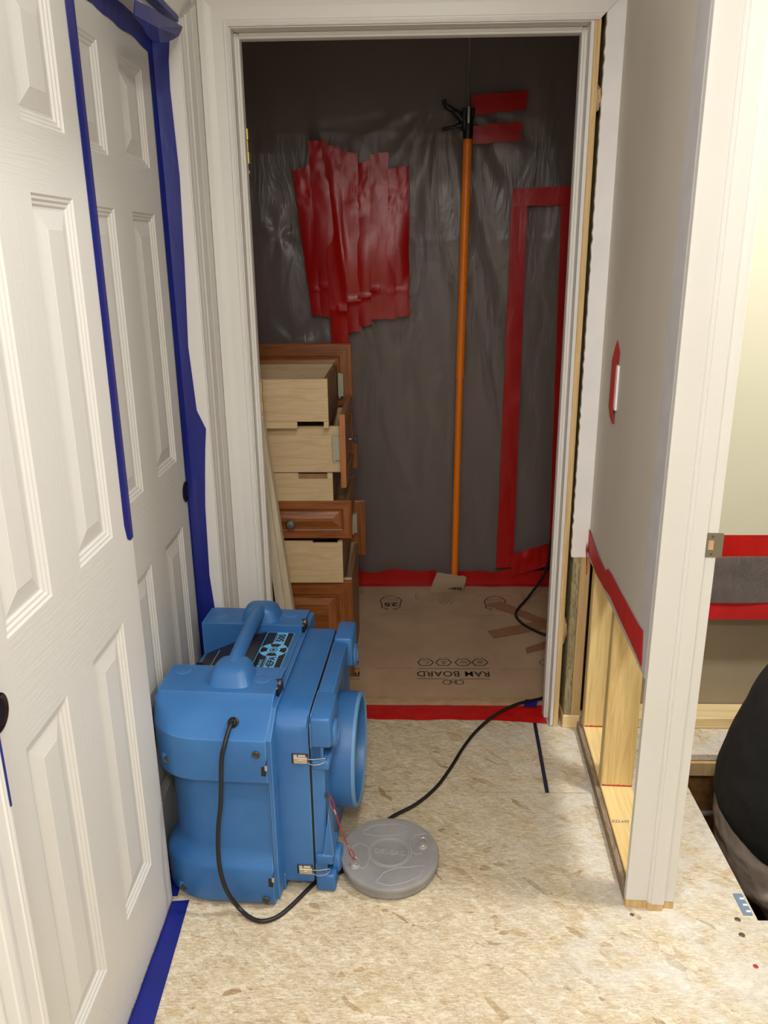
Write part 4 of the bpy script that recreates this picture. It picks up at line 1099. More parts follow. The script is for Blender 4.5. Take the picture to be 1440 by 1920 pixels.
# upper housing: front block, middle saddle, rear block
def block(v0, v1, front):
    bm = bmesh.new(); R_ = []
    n = 12
    lev = ((0.3525,0.003,0.13),(0.357,0.0,0.13),(0.400,0.0,0.13),(0.457,0.0,0.13),(0.463,0.002,0.125),(0.466,0.007,0.118),(0.481,0.036,0.085),(0.498,0.066,0.050),(0.5085,0.085,0.026),(0.512,0.094,0.018),(0.5225,0.108,0.014))
    for z, sh, r in lev:
        ulx = -0.288+ (0.0 if z < 0.51 else 0.004)
        P = [(0.0,0.0+sh)]
        for k in range(n+1):
            a = math.radians(270-90*k/n); P.append((ulx+r+r*math.cos(a), sh+r*0.8+r*0.8*math.sin(a)))
        P += [(ulx, v1-v0),(0.0, v1-v0)]
        if front: R_.append([Vector((a, v0+b, z)) for a, b in P])
        else: R_.append([Vector((a, v1-b, z)) for a, b in P][::-1])
    loft(bm, R_); return bm
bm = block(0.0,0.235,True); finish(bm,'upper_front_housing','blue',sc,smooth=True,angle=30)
bm = bmesh.new(); R_ = []
for z, sh, r in ((0.3525,0.0,0.10),(0.40,0.0,0.10),(0.46,0.0,0.09),(0.475,0.006,0.06),(0.505,0.02,0.03),(0.519,0.026,0.02),(0.5225,0.032,0.016)):
    P = [(0.0,0.476),(-0.286,0.476)]
    for k in range(9):
        a = math.radians(180-90*k/8); P.append((-0.286+r+r*math.cos(a), 0.612-sh-r*0.6+r*0.6*math.sin(a)))
    P.append((0.0,0.612-sh)); R_.append([Vector((a,b,z)) for a, b in P])
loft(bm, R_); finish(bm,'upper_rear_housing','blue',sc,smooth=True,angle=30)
bm = bmesh.new()                                   # saddle between the blocks: label deck, slope down to the left
prism(bm, [Vector((-0.285,0.230,0.3525)),Vector((-0.285,0.230,0.428)),Vector((-0.272,0.230,0.434)),Vector((-0.150,0.230,0.489)),Vector((-0.108,0.230,0.502)),Vector((-0.004,0.230,0.505)),Vector((0.0,0.230,0.500)),Vector((0.0,0.230,0.3525))], (0,0.250,0))
finish(bm,'label_deck','blue',sc)
bm = bmesh.new()                                   # black control panel on the slope
for (a0,z0),(a1,z1) in (((-0.272,0.4345),(-0.150,0.4905)),((-0.150,0.4905),(-0.098,0.5065))):
    prism(bm, [Vector((a0,0.245,z0-0.002)),Vector((a1,0.245,z1-0.002)),Vector((a1,0.245,z1+0.0008)),Vector((a0,0.245,z0+0.0008))], (0,0.218,0))
finish(bm,'control_panel','panel_black',sc)
bm = bmesh.new()
prism(bm, [Vector((-0.232,0.250,0.4520)),Vector((-0.2295,0.250,0.4530)),Vector((-0.2295,0.250,0.4555)),Vector((-0.232,0.250,0.4545))], (0,0.195,0))
for k in range(24):
    a0 = 2*math.pi*k/24; a1 = 2*math.pi*(k+1)/24
    def rp(a, r): u = -0.165+r*math.cos(a); return Vector((u, 0.315+r*math.sin(a), 0.4345+(u+0.272)*0.459+0.0018 if u < -0.150 else 0.4905+(u+0.150)*0.308+0.0018))
    if k%6: bm.faces.new([bm.verts.new(v) for v in (rp(a0,0.040),rp(a1,0.040),rp(a1,0.044),rp(a0,0.044))])
bm2 = finish(bm,'panel_graphics','gray_line',sc)
bm = bmesh.new()                                   # black clip at the far left of the slope
box(bm,-0.284,-0.262,0.30,0.40,0.424,0.442,0.003,2); finish(bm,'panel_latch','black_plastic',sc)
# handle: two mounds with a thick tube between
bm = bmesh.new()
def mound(v0, v1, uc, wid, z0, z1, lean_):
    R_ = []
    for t, zz in ((0,z0),(0.25,z0+(z1-z0)*0.12),(0.55,z0+(z1-z0)*0.75),(0.8,z1-0.004),(1,z1)):
        k = (1.0,0.90,0.74,0.60,0.44)[(0,0.25,0.55,0.8,1).index(t)]
        hw, hv = wid/2*k, (v1-v0)/2*k; vc = (v0+v1)/2+lean_*t; P = []
        for q in range(28):
            a = 2*math.pi*q/28; c_, s_ = math.cos(a), math.sin(a); e = 0.5
            P.append(Vector((uc+hw*math.copysign(abs(c_)**e,c_), vc+hv*math.copysign(abs(s_)**e,s_), zz)))
        R_.append(P)
    loft(bm, R_)
mound(0.115,0.232,-0.118,0.120,0.514,0.563,0.016); finish(bm,'handle_mount','blue',sc,smooth=True,angle=50)
bm = bmesh.new(); mound(0.478,0.592,-0.126,0.120,0.514,0.563,-0.016); finish(bm,'handle_mount','blue',sc,smooth=True,angle=50)
bm = bmesh.new(); tube(bm, smoothpath([(-0.117,0.175,0.530),(-0.117,0.195,0.548),(-0.119,0.26,0.556),(-0.122,0.36,0.558),(-0.125,0.45,0.556),(-0.126,0.51,0.548),(-0.126,0.54,0.532)],6), 0.0185, 20); finish(bm,'carry_handle','blue',sc,smooth=True)
# moulded oval dimples on top corners and corner pad
for uc, vc in ((-0.045,0.175),(-0.250,0.205),(-0.045,0.545),(-0.25,0.53)):
    bm = bmesh.new(); lathe(bm,[(0.020,0),(0.020,0.0012),(0.017,0.0022),(0.001,0.0022)],'Z',24,(uc,vc,0.5222))
    finish(bm,'corner_dimple','blue',sc,smooth=True)
# side flange between housing and filter module
bm = bmesh.new()
fl_ = [(0.010,0.020),(0.010,0.46),(0.075,0.505),(0.60,0.505),(0.612,0.46),(0.612,0.02)]
prism(bm, [Vector((0.0,a,b)) for a, b in fl_], (0.010,0,0)); finish(bm,'side_flange','blue',sc,smooth=True,angle=30)
bm = bmesh.new(); n=8
def rrect(v0,v1,z0,z1,r,seg=8):
    P = []
    for cv, cz, a0 in ((v1-r,z1-r,0),(v0+r,z1-r,90),(v0+r*0.4,z0+r*0.4,180),(v1-r*0.4,z0+r*0.4,270)):
        q = r if a0 < 180 else r*0.4
        for k in range(seg+1):
            a = math.radians(a0+90*k/seg); P.append((cv+q*math.cos(a), cz+q*math.sin(a)))
    return P
R_ = [[Vector((u,a,b)) for a, b in rrect(0.062+i_,0.562-i_,0.018+i_,0.492-i_,0.05)] for u, i_ in ((0.008,0.0),(0.080,0.0),(0.0845,0.003))]
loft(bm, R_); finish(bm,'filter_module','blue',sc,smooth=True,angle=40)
bm = bmesh.new(); R_ = [[Vector((u,a,b)) for a, b in rrect(0.070,0.555,0.026,0.484,0.045)] for u in (0.084,0.089)]; loft(bm,R_); finish(bm,'gasket','black_plastic',sc)
bm = bmesh.new(); R_ = [[Vector((u,a,b)) for a, b in rrect(0.068+i_,0.556-i_,0.020+i_,0.486-i_,0.05)] for u, i_ in ((0.088,0.003),(0.090,0.0),(0.112,0.0),(0.118,0.005))]
loft(bm,R_)
finish(bm,'outlet_frame','blue',sc,smooth=True,angle=40)
def cblock(bm, v0, v1, z0, z1, sgn_v, top):
    """corner block with chamfered outer edges"""
    box(bm,0.0895,0.138,v0,v1,z0,z1,0.007,3)
bm = bmesh.new()
cblock(bm,0.060,0.185,0.412,0.490,1,True); prism(bm,[Vector((0.0895,0.060,0.412)),Vector((0.0895,0.060,0.470)),Vector((0.0895,0.080,0.4905)),Vector((0.0895,0.185,0.4905)),Vector((0.0895,0.185,0.412))],(0.002,0,0))
box(bm,0.0895,0.132,0.060,0.150,0.352,0.376,0.006,3); box(bm,0.0895,0.118,0.068,0.15,0.372,0.416)
finish(bm,'corner_block','blue',sc,smooth=True,angle=40)
bm = bmesh.new(); box(bm,0.0895,0.138,0.060,0.150,0.003,0.052,0.007,3); box(bm,0.0895,0.134,0.060,0.150,0.082,0.112,0.006,3); box(bm,0.0895,0.118,0.066,0.15,0.050,0.084)
prism(bm, [Vector((0.110,0.062,0.108)),Vector((0.136,0.062,0.108)),Vector((0.126,0.066,0.235))], (0,0.030,0)); finish(bm,'corner_block','blue',sc,smooth=True,angle=40)
bm = bmesh.new(); box(bm,0.0895,0.140,0.452,0.566,0.412,0.498,0.007,3); finish(bm,'corner_block','blue',sc,smooth=True,angle=40)
bm = bmesh.new(); box(bm,0.0895,0.138,0.452,0.566,0.003,0.085,0.007,3); finish(bm,'corner_block','blue',sc,smooth=True,angle=40)
bm = bmesh.new(); box(bm,0.090,0.128,0.185,0.455,0.440,0.487,0.006,2); finish(bm,'frame_rail','blue',sc,smooth=True,angle=40)
for v, z in ((0.118,0.420),(0.118,0.060),(0.510,0.420),(0.510,0.060)):
    bm = bmesh.new(); lathe(bm,[(0.034,0.130),(0.034,0.142),(0.030,0.146),(0.024,0.146),(0.020,0.140),(0.001,0.139)],'X',28,(0,v,z)); finish(bm,'corner_boss','blue',sc,smooth=True,angle=40)
# outlet collar
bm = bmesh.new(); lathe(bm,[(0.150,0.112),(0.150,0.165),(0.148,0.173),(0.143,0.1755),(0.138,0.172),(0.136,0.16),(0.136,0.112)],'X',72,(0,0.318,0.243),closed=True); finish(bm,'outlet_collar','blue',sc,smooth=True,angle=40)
bm = bmesh.new(); lathe(bm,[(0.1496,0.1672),(0.1484,0.1735),(0.143,0.1762),(0.1376,0.1728),(0.143,0.1700)],'X',72,(0,0.318,0.243),closed=True); finish(bm,'collar_rim','blue_pale',sc,smooth=True)['label'] = 'pale scuffed rim of the outlet'
bm = bmesh.new(); lathe(bm,[(0.136,0.1175),(0.136,0.1215),(0.05,0.122),(0.001,0.122)],'X',48,(0,0.318,0.243)); finish(bm,'outlet_grille','black_plastic',sc)
# side latches (front face): black slots with bright catches
def catch(parts):
    bm = bmesh.new()
    for b_ in parts: box(bm,*b_,0.0008,1)
    return bm
for z in (0.383,0.068):
    bm = catch([(0.044,0.0835,0.0600,0.0618,z-0.014,z+0.013)]); finish(bm,'latch_recess','panel_black',sc)
    bm = catch([(0.050,0.082,0.0525,0.0606,z-0.009,z+0.006),(0.049,0.058,0.055,0.061,z-0.004,z+0.011),(0.060,0.078,0.0555,0.061,z+0.006,z+0.011),(0.062,0.072,0.0515,0.053,z-0.005,z+0.002)]); finish(bm,'toggle_latch','latch',sc)
    bm = bmesh.new(); tube(bm, smoothpath([(0.082,0.056,z-0.008),(0.095,0.052,z-0.010),(0.112,0.053,z-0.008),(0.122,0.058,z-0.004),(0.126,0.066,z-0.002)],4), 0.0013, 8); tube(bm, [(0.082,0.056,z+0.002),(0.100,0.054,z+0.004),(0.124,0.062,z+0.003)], 0.0013, 8); finish(bm,'latch_wire','chrome',sc,smooth=True)
for z in (0.396,0.086):
    bm = bmesh.new(); prism(bm, [Vector((-0.014,-0.0012,z-0.020)),Vector((-0.003,-0.0012,z-0.022)),Vector((0.002,-0.0012,z+0.028)),Vector((-0.004,-0.0012,z+0.004)),Vector((-0.013,-0.0012,z+0.002))], (0,0.003,0)); finish(bm,'latch_slot','black_plastic',sc)
    bm = bmesh.new(); box(bm,-0.005,0.0012,-0.004,0.002,z-0.006,z+0.008,0.0015,2); finish(bm,'latch_catch','chrome',sc)
for v in (0.165,0.505):
    bm = bmesh.new(); prism(bm, [Vector((-0.012,v+0.012,0.5226)),Vector((0.004,v+0.018,0.5226)),Vector((0.010,v-0.002,0.5226)),Vector((0.006,v-0.040,0.5226)),Vector((-0.001,v-0.034,0.5226)),Vector((-0.003,v,0.5226))], (0,0,-0.02)); finish(bm,'latch_slot','black_plastic',sc)
    bm = bmesh.new(); box(bm,-0.001,0.007,v-0.012,v+0.004,0.5205,0.5255,0.0015,2); box(bm,-0.0005,0.0035,v-0.034,v-0.026,0.5205,0.5245,0.001,1); finish(bm,'latch_catch','chrome',sc)
# bolts
for u, v, z in ((-0.023,0.0,0.431),(-0.022,0.0,0.026),(-0.240,0.026,0.392),(-0.228,0.018,0.034)):
    bm = bmesh.new(); lathe(bm,[(0.001,-0.0042),(0.004,-0.0042),(0.0045,-0.003),(0.0080,-0.0045),(0.0095,-0.003),(0.0100,0.006)],'Y',20,(u,v-0.0005,z)); finish(bm,'bolt','bolt',sc,smooth=True,angle=30)
# swelling around the left bolts
for z in (0.392,0.034):
    bm = bmesh.new(); lathe(bm,[(0.001,-0.001),(0.012,-0.001),(0.016,0.004),(0.022,0.014)],'Y',24,(-0.240 if z > 0.2 else -0.228,(0.026 if z > 0.2 else 0.018),z))
    finish(bm,'bolt_boss','blue',sc,smooth=True)
# foot slab under the right side
bm = bmesh.new(); box(bm,0.0,0.014,0.06,0.60,0.002,0.05,0.003,2); finish(bm,'foot_rail','blue',sc)
# label
lb = empty('hepa_label', (-0.057,0.359,0.5058)); lb.parent = sc
lb.rotation_euler = (0,0,math.radians(90))
# local: x along blower depth (reading direction), y toward the left (-u)
LW, LH = 0.104, 0.038
bm = bmesh.new(); box(bm,-LW,LW,-LH,LH,-0.0003,0.0002); finish(bm,'label_sheet','label_blue',lb)
bm = bmesh.new()
for y0, y1 in ((0.0105,0.0365),(-0.0365,-0.0205)): box(bm,-LW+0.002,LW-0.002,y0,y1,0.0002,0.0004)
finish(bm,'label_bands','label_black',lb)
bm = bmesh.new()
P = [(0.041*math.cos(2*math.pi*k/40)*0.92,0.0375*math.sin(2*math.pi*k/40)) for k in range(40)]
bm.faces.new([bm.verts.new((a,b,0.0005)) for a, b in P]); finish(bm,'label_roundel','label_blue',lb)
bm = bmesh.new()
for a0 in (0,90,180,270):
    q0, q1 = math.radians(a0-26), math.radians(a0+26); V_ = []
    for k in range(8): a = q0+(q1-q0)*k/7; V_.append((0.0345*math.cos(a),0.0345*math.sin(a)))
    for k in range(8): a = q1+(q0-q1)*k/7; V_.append((0.0175*math.cos(a),0.0175*math.sin(a)))
    bm.faces.new([bm.verts.new((a,b,0.0007)) for a, b in V_])
V_ = [(0.0125*math.cos(2*math.pi*k/24),0.0105*math.sin(2*math.pi*k/24)) for k in range(24)]
A = [bm.verts.new((a,b,0.0007)) for a, b in V_]; B = [bm.verts.new((a*0.78,b*0.78,0.0007)) for a, b in V_]
for k in range(24): bm.faces.new((A[k],A[(k+1)%24],B[(k+1)%24],B[k]))
bm.faces.new([bm.verts.new(v) for v in ((-0.006,-0.002,0.0007),(0.005,-0.005,0.0007),(0.006,0.003,0.0007),(-0.003,0.006,0.0007))])
finish(bm,'label_fan_emblem','label_black',lb)
text('HEPA',0.026,'label_black',lb,Matrix.Translation((-0.070,-0.0075,0.0007)),'label_lettering',0.0001,1.0,0.0009)
text('500',0.028,'label_black',lb,Matrix.Translation((0.070,-0.0075,0.0007)),'label_lettering',0.0001,1.05,0.0010)
text('DRI-EAZ',0.0125,'label_blue',lb,Matrix.Translation((-0.078,0.0190,0.0007)),'label_lettering',0.0001,1.0,0.0002)
bm = bmesh.new()
for x0, x1, y in ((-0.098,-0.045,0.0078),(0.046,0.094,0.0078)):
    bm = bmesh.new(); x = x0; rn = random.Random(2)
    while x < x1: l_ = rn.uniform(0.001,0.0022); box(bm,x,x+l_,y-0.0011,y+0.0011,0.0003,0.0007); x += l_+0.0007
    finish(bm,'label_fine_print','label_black',lb)
# cord grommet and cord, running down the front, looping on the floor and off behind the machine
def toloc(p): 
    d = Vector(p)-BO; c_, s_ = math.cos(-BA), math.sin(-BA); return Vector((d.x*c_-d.y*s_, d.x*s_+d.y*c_, d.z))
gr = Vector((-0.082,0.038,0.487))
nv = Vector((0,-0.80,0.60)); U_ = Vector((1,0,0)); V_ = nv.cross(U_)
bm = bmesh.new(); loft(bm, [[gr+nv*h+(U_*math.cos(2*math.pi*k/24)+V_*math.sin(2*math.pi*k/24))*r for k in range(24)] for r, h in ((0.0125,-0.006),(0.0125,0.003),(0.010,0.0045),(0.007,0.002),(0.001,0.002))])
finish(bm,'cord_grommet','black_plastic',sc,smooth=True,angle=40)
cp = [gr+Vector((0,0.01,-0.004)), gr+Vector((-0.003,-0.016,0.000)), Vector((-0.092,-0.010,0.455)), Vector((-0.100,-0.012,0.42))]
cp += [toloc(ony(414,1500,1.548)), toloc(ony(409,1560,1.548)), toloc(ony(411,1620,1.548)), toloc(ony(424,1668,1.545)), toloc(onz(446,1700,0.020)), toloc(onz(470,1721,0.007)), toloc(onz(494,1727,0.006)), toloc(onz(522,1718,0.006)), toloc(onz(552,1693,0.006)), toloc(onz(582,1663,0.006)), toloc(onz(600,1650,0.006)), Vector((0.155,0.14,0.006)), Vector((0.165,0.22,0.006))]
bm = bmesh.new(); tube(bm, smoothpath(cp,6), 0.0052, 12); finish(bm,'power_cord','rubber',sc,smooth=True)
# eye bolt for the tether
eb = Vector((0.121,0.074,0.276))
bm = bmesh.new(); tube(bm, [eb+Vector((0.004,0.0,0))+Vector((0,math.cos(a)*0.0,0))+Vector((math.cos(a)*0.005,-0.004,math.sin(a)*0.006)) for a in [2*math.pi*k/14 for k in range(14)]], 0.0012, 8, closed=True); box(bm,0.117,0.124,0.070,0.078,0.270,0.282,0.001,1); finish(bm,'tether_eye','bolt',sc,smooth=True)

# ================================================================== DUCT CAP ON THE FLOOR
LC = Vector((-0.048,1.718,0.0077)); LRz = 0.0
lid = empty('duct_cap', LC, (math.radians(2.1),0,0)); tag(lid, 'round gray plastic duct cap lying flat on the floor beside the blue machine', 'lid')
bm = bmesh.new(); lathe(bm,[(0.001,0.0),(0.116,0.0),(0.121,0.003),(0.1235,0.022),(0.1235,0.0235),(0.1258,0.024),(0.1265,0.027),(0.1258,0.0335),(0.124,0.036),(0.115,0.0364),(0.112,0.0355),(0.044,0.0355),(0.042,0.0345),(0.001,0.0345)],'Z',72); finish(bm,'cap_body','gray_plastic',lid,smooth=True,angle=35)
bm = bmesh.new(); 
for r in (0.046,0.051): tube(bm, [(r*math.cos(2*math.pi*k/48)*(1.08),r*math.sin(2*math.pi*k/48),0.0356) for k in range(48)], 0.0011, 6, closed=True)
def cblob(c, rx, ry, rot, seed, arc=(0,1)):
    P = []
    for k in range(30):
        a = 2*math.pi*(arc[0]+(arc[1]-arc[0])*k/29); q = 1+0.25*noise.noise(Vector((math.cos(a)*1.5,math.sin(a)*1.5,seed)))
        x, y = rx*math.cos(a)*q, ry*math.sin(a)*q; P.append((c[0]+x*math.cos(rot)-y*math.sin(rot), c[1]+x*math.sin(rot)+y*math.cos(rot), 0.0357))
    tube(bm, P, 0.0010, 6)
cblob((-0.010,0.080),0.058,0.022,0.1,1,(0.02,0.96)); cblob((0.030,-0.078),0.062,0.024,0.35,2,(0.05,0.99)); cblob((-0.078,-0.010),0.030,0.040,0.1,3,(0.6,1.35)); cblob((0.082,0.030),0.030,0.040,-0.2,4,(0.1,0.8))
finish(bm,'raised_pattern','gray_line',lid,smooth=True)
text('DRI-EAZ',0.021,'gray_line',lid,Matrix.Translation((0,0,0.0350)) @ Matrix.Rotation(-0.12,4,'Z'),'embossed_lettering',0.0012,1.0,0.0003)
for (x, y), nm in (((-0.086,-0.048),0),((0.086,0.022),1)):
    bm = bmesh.new(); lathe(bm,[(0.012,0.0350),(0.010,0.0385),(0.001,0.0395)],'Z',20,(x,y,0)); finish(bm,'ring_boss','gray_line',lid,smooth=True)
    bm = bmesh.new(); c_ = Vector((x,y,0.050)); tube(bm, [c_+Vector((math.cos(a)*0.0088,math.sin(a)*0.003,math.sin(a)*0.0105)) for a in [2*math.pi*k/24 for k in range(24)]], 0.0014, 8, closed=True); finish(bm,'pull_ring','chrome',lid,smooth=True)
# red tether wire between machine and cap
def toworld(p): c_, s_ = math.cos(BA), math.sin(BA); return BO+Vector((p.x*c_-p.y*s_, p.x*s_+p.y*c_, p.z))
A_ = toworld(eb+Vector((0.009,-0.006,0.0))); B_ = LC+Vector((-0.087,-0.050,0.054))
te = empty('tether_wire', (0,0,0)); tag(te, 'thin red coated wire tethering the gray cap to the blue machine', 'wire')
mid = [A_.lerp(B_, t)+Vector((0,0,-0.012*math.sin(math.pi*t))) for t in (0.0,0.2,0.4,0.6,0.8,1.0)]
bm = bmesh.new(); tube(bm, smoothpath([A_.lerp(B_,0.18)+Vector((0,0,-0.006))]+mid[2:4]+[A_.lerp(B_,0.76)+Vector((0,0,-0.008))],5), 0.0016, 8); finish(bm,'wire_run','wire',te,smooth=True)
for t0, t1 in ((0.0,0.18),(1.0,0.76)):
    p, q = A_.lerp(B_,t0), A_.lerp(B_,t1)+Vector((0,0,-0.007)); sd = Vector((0.0045,0.002,0))
    bm = bmesh.new(); tube(bm, smoothpath([q,p.lerp(q,0.5)+sd,p,p.lerp(q,0.5)-sd,q],5), 0.0013, 8); finish(bm,'wire_loop','wire',te,smooth=True)
    bm = bmesh.new(); d_ = (A_-B_).normalized()*(1 if t0 else -1); tube(bm, [q-d_*0.006,q+d_*0.010], 0.0024, 10); finish(bm,'crimp_sleeve','chrome',te,smooth=True)

# ================================================================== LOOSE CORDS
cz = 0.0055
cp = [Vector((-0.10,1.785,cz)), Vector((-0.075,1.815,cz)), onz(728,1537,cz), onz(780,1508,cz), onz(818,1476,cz), onz(845,1440,cz), onz(868,1403,cz), onz(893,1371,cz), onz(928,1341,cz+0.010), onz(970,1320,cz+0.014), onz(1016,1309,cz+0.010), onz(1030,1306,cz+0.006), Vector((0.40,2.66,cz+0.002)), Vector((0.36,2.80,cz+0.003))]
cp = cp[:11]+[Vector((0.50,2.57,cz+0.006)),Vector((0.60,2.62,cz+0.004)),Vector((0.68,2.72,cz+0.004))]
bm = bmesh.new(); tube(bm, smoothpath(cp,8), 0.0052, 12); tag(finish(bm,'extension_cord','rubber',smooth=True), 'black cord curving from under the gray cap across the floor to the doorway', 'cord')
cp = [Vector((0.75,3.50,0.34)), Vector((0.66,3.51,0.26)), ony(1029,1050,3.50), ony(1024,1068,3.49), ony(1012,1090,3.42), onz(990,1120,0.03), onz(970,1143,cz+0.004), onz(968,1156,cz+0.004), onz(982,1171,cz+0.004), onz(1004,1183,cz+0.004), onz(1024,1190,cz+0.004), Vector((0.60,3.05,cz+0.003)), Vector((0.66,2.9,cz+0.003))]
bm = bmesh.new(); tube(bm, smoothpath(cp,8), 0.0058, 12); tag(finish(bm,'power_cable','rubber',smooth=True), 'black cable looping over the cardboard in the dark room', 'cord')

# ================================================================== SMALL THINGS ON THE FLOOR
tp = onz(1404,1706,0.0)
tie = empty('tie_plate', (HX0-0.016,1.60,0.001)); tag(tie, 'small blue-gray metal tie plate at the corner of the floor hole', 'metal plate')
bm = bmesh.new(); box(bm,-0.012,0.010,-0.034,0.034,0,0.0014,0.0004,1); finish(bm,'plate_body','galv',tie)
bm = bmesh.new()
for k in range(3): box(bm,-0.002,0.009,-0.026+0.020*k,-0.020+0.020*k,0.0014,0.0024,0.0004,1)
finish(bm,'plate_slot','galv_light',tie)
for k, (x, y, r, lab) in enumerate(((1383,1724,0.0055,'dark screw head near the corner of the floor hole'),(1391,1753,0.0055,'dark screw head beyond the sawn seam at lower right'),(1417,1812,0.0045,'rust red screw head at the lower right of the floor'),(1185,1715,0.004,'dark screw head just in front of the jamb foot'))):
    p = onz(x,y,0.0); bm = bmesh.new(); lathe(bm,[(r*1.3,0.0),(r,0.0016),(r*0.45,0.0018),(r*0.3,0.0008),(0.0003,0.0008)],'Z',16,(p.x,p.y,0.0002))
    tag(finish(bm,'floor_screw','screw' if k != 2 else 'red_mark',smooth=True), lab, 'screw')
# grade stamp on the plate top
text('KD-HT S-P-F', 0.0155, 'stamp', rw, Matrix.Translation((0.058,0.262,0.0386)), 'grade_stamp', 0.0001, 1.0, 0.0002)

# ================================================================== PERSON WORKING IN THE FLOOR HOLE
PX, PY, PZ = 1.13, 1.93, -0.86
person = empty('person', (PX,PY,PZ)); tag(person, 'person in a black shirt and gray-brown trousers crouching inside the floor hole', 'person')
O3 = Vector((PX,PY,PZ))
def ell(bm, c, r, rot=None):
    q = bmesh.ops.create_uvsphere(bm, u_segments=20, v_segments=14, radius=1.0)
    for v in q['verts']:
        p = Vector((v.co.x*r[0], v.co.y*r[1], v.co.z*r[2]))
        if rot: p = rot @ p
        v.co = p+Vector(c)-O3
def torso(bm, secs, seg=28):
    """secs: (centre, half depth, half width, tilt of the section)"""
    R_ = []
    for c, a, b, tl in secs:
        ring_ = []
        for k in range(seg):
            t = 2*math.pi*k/seg; c_, s_ = math.cos(t), math.sin(t)
            p = Vector((a*math.copysign(abs(c_)**0.85,c_), b*math.copysign(abs(s_)**0.8,s_), 0))
            ring_.append(Matrix.Rotation(tl,3,'Y') @ p+Vector(c)-O3)
        R_.append(ring_)
    loft(bm, R_)
def limb(bm, pts, rs, sub=5, seg=14):
    P = smoothpath([Vector(p)-O3 for p in pts], sub); n_ = len(P)-1; R_ = []
    for i in range(n_+1):
        f = i/sub; k = min(int(f), len(rs)-2); R_.append(rs[k]+(rs[k+1]-rs[k])*(f-k))
    tube(bm, P, R_, seg)
def fuse(bm, name, m, vox, it=6, wr=None):
    bmesh.ops.recalc_face_normals(bm, faces=bm.faces)
    me = bpy.data.meshes.new(name); bm.to_mesh(me); bm.free()
    o = bpy.data.objects.new(name, me); COL.objects.link(o)
    md = o.modifiers.new('Remesh','REMESH'); md.mode = 'VOXEL'; md.voxel_size = vox
    sm = o.modifiers.new('Smooth','SMOOTH'); sm.factor = 0.6; sm.iterations = it
    bpy.context.view_layer.update(); dg = bpy.context.evaluated_depsgraph_get()
    me2 = bpy.data.meshes.new_from_object(o.evaluated_get(dg)); bpy.data.objects.remove(o)
    me2.name = name; me2.materials.clear(); me2.materials.append(M[m])
    if wr:
        nr = [v.normal.copy() for v in me2.vertices]
        for v, n_ in zip(me2.vertices, nr): v.co = v.co+n_*wr(v.co)
    for p in me2.polygons: p.use_smooth = True
    o = bpy.data.objects.new(name, me2); COL.objects.link(o); o.parent = person
    return o
BYc = 1.93
bm = bmesh.new()                                  # the body, one skin
torso(bm, [((1.000,BYc,-0.12),0.095,0.13,0.1),((1.005,BYc,-0.04),0.115,0.155,0.1),((1.000,BYc,0.06),0.105,0.140,0.15),((1.025,BYc,0.18),0.105,0.145,0.25),((1.075,BYc,0.32),0.110,0.165,0.3),((1.125,BYc,0.42),0.095,0.165,0.35),((1.165,BYc,0.475),0.06,0.10,0.4)])
limb(bm, [(1.150,BYc,0.44),(1.195,BYc,0.50),(1.235,BYc,0.555)], [0.065,0.056,0.056])
ell(bm, (1.262,BYc,0.625), (0.094,0.076,0.102)); ell(bm, (1.300,BYc,0.580), (0.055,0.056,0.062))
ell(bm, (1.361,BYc,0.602), (0.018,0.012,0.022)); ell(bm, (1.346,BYc,0.566), (0.016,0.026,0.009))
for s_ in (1,-1):
    yy = lambda d: BYc+s_*d
    ell(bm, (1.255,yy(0.078),0.612), (0.019,0.009,0.030)); ell(bm, (1.338,yy(0.030),0.632), (0.012,0.014,0.008))
    limb(bm, [(1.130,yy(0.14),0.42),(1.160,yy(0.19),0.385),(1.235,yy(0.225),0.27),(1.300,yy(0.225),0.185),(1.385,yy(0.175),0.12),(1.475,yy(0.125),0.055)], [0.062,0.058,0.048,0.042,0.037,0.027])
    ell(bm, (1.515,yy(0.115),0.022), (0.048,0.040,0.018), Matrix.Rotation(0.6,3,'Y'))
    for k, (dy, ln) in enumerate(((-0.028,0.92),(-0.010,1.04),(0.010,0.98),(0.027,0.80))):
        limb(bm, [(1.530,yy(0.115+dy),0.008),(1.530+0.036*ln,yy(0.115+dy*1.15),-0.022),(1.530+0.046*ln,yy(0.115+dy*1.2),-0.022-0.026*ln),(1.530+0.040*ln,yy(0.115+dy*1.15),-0.022-0.048*ln)], [0.0105,0.0095,0.0088,0.0072], 4, 10)
    limb(bm, [(1.500,yy(0.090),0.018),(1.522,yy(0.066),-0.002),(1.545,yy(0.062),-0.026)], [0.013,0.011,0.009], 4, 10)
    limb(bm, [(1.010,yy(0.085),-0.10),(1.110,yy(0.105),-0.25),(1.235,yy(0.12),-0.42),(1.210,yy(0.12),-0.50),(1.130,yy(0.115),-0.66),(1.090,yy(0.115),-0.79)], [0.092,0.080,0.058,0.056,0.052,0.038])
    ell(bm, (1.14,yy(0.12),-0.815), (0.115,0.040,0.034))
fuse(bm, 'body', 'skin', 0.0065, 4)
bm = bmesh.new()                                  # shirt
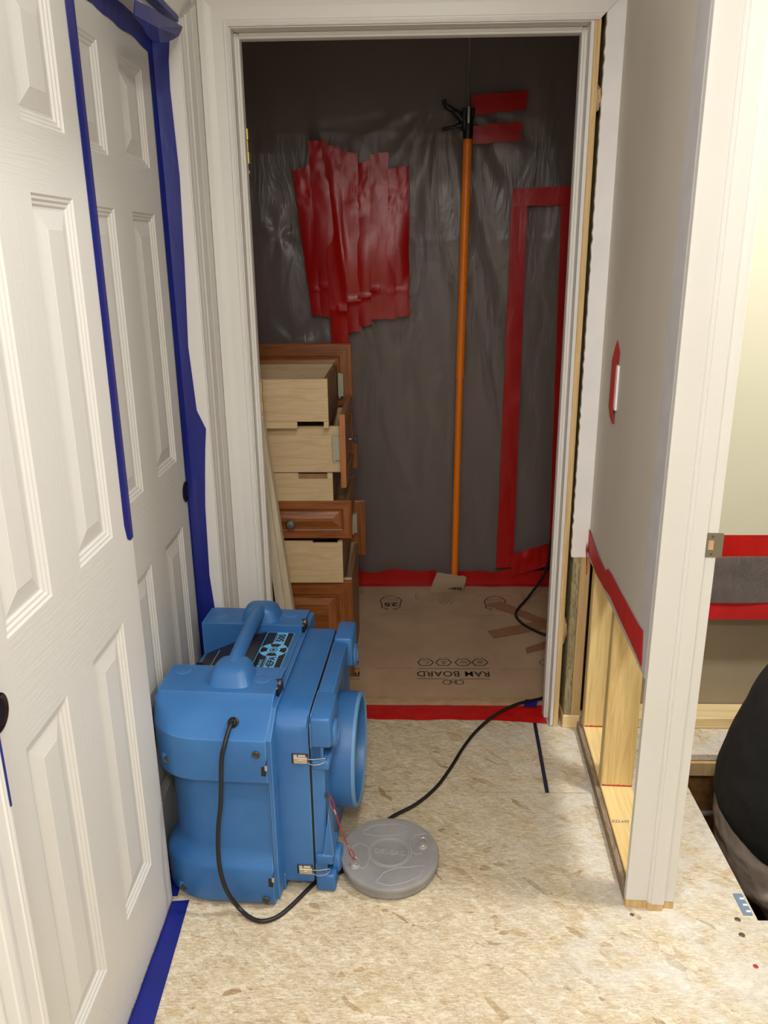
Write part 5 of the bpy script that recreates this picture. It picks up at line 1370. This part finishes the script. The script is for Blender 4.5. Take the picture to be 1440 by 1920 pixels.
torso(bm, [((1.022,BYc,-0.075),0.150,0.178,0.42),((1.018,BYc,-0.01),0.160,0.185,0.30),((1.022,BYc,0.09),0.158,0.182,0.2),((1.045,BYc,0.20),0.150,0.180,0.27),((1.085,BYc,0.32),0.142,0.186,0.33),((1.130,BYc,0.43),0.118,0.182,0.38),((1.172,BYc,0.492),0.066,0.095,0.42)])
for s_ in (1,-1):
    yy = lambda d: BYc+s_*d
    limb(bm, [(1.125,yy(0.13),0.425),(1.160,yy(0.19),0.388),(1.235,yy(0.228),0.27),(1.300,yy(0.228),0.185),(1.385,yy(0.178),0.12),(1.445,yy(0.142),0.078)], [0.082,0.080,0.068,0.062,0.054,0.044])
fuse(bm, 'shirt', 'shirt', 0.009, 6, lambda p: 0.005*noise.noise(p*9)+0.003*noise.noise(p*23))
bm = bmesh.new()                                  # trousers
torso(bm, [((1.005,BYc,-0.20),0.110,0.150,0.2),((1.010,BYc,-0.10),0.138,0.172,0.25),((1.012,BYc,-0.02),0.135,0.170,0.3),((1.012,BYc,0.03),0.128,0.162,0.3)])
for s_ in (1,-1):
    yy = lambda d: BYc+s_*d
    limb(bm, [(1.020,yy(0.088),-0.10),(1.115,yy(0.108),-0.26),(1.238,yy(0.12),-0.425),(1.215,yy(0.12),-0.51),(1.135,yy(0.115),-0.66),(1.098,yy(0.115),-0.775)], [0.118,0.105,0.082,0.080,0.072,0.064])
fuse(bm, 'trousers', 'trousers', 0.009, 5, lambda p: 0.010*noise.noise(Vector((p.x*9+p.z*6,p.y*6,p.z*16)))+0.004*noise.noise(p*34))
bm = bmesh.new(); ell(bm, (1.248,BYc,0.645), (0.098,0.084,0.098)); ell(bm, (1.205,BYc,0.600), (0.055,0.070,0.070))
fuse(bm, 'hair', 'hair', 0.008, 3, lambda p: 0.004*noise.noise(p*40))
for s_ in (1,-1):
    bm = bmesh.new(); ell(bm, (1.15,BYc+s_*0.12,-0.815), (0.150,0.052,0.046)); box(bm,1.01-PX,1.29-PX,BYc+s_*0.12-0.048-PY,BYc+s_*0.12+0.048-PY,0.0005,0.030,0.012,3)
    fuse(bm, 'shoe', 'black_plastic', 0.008, 3)
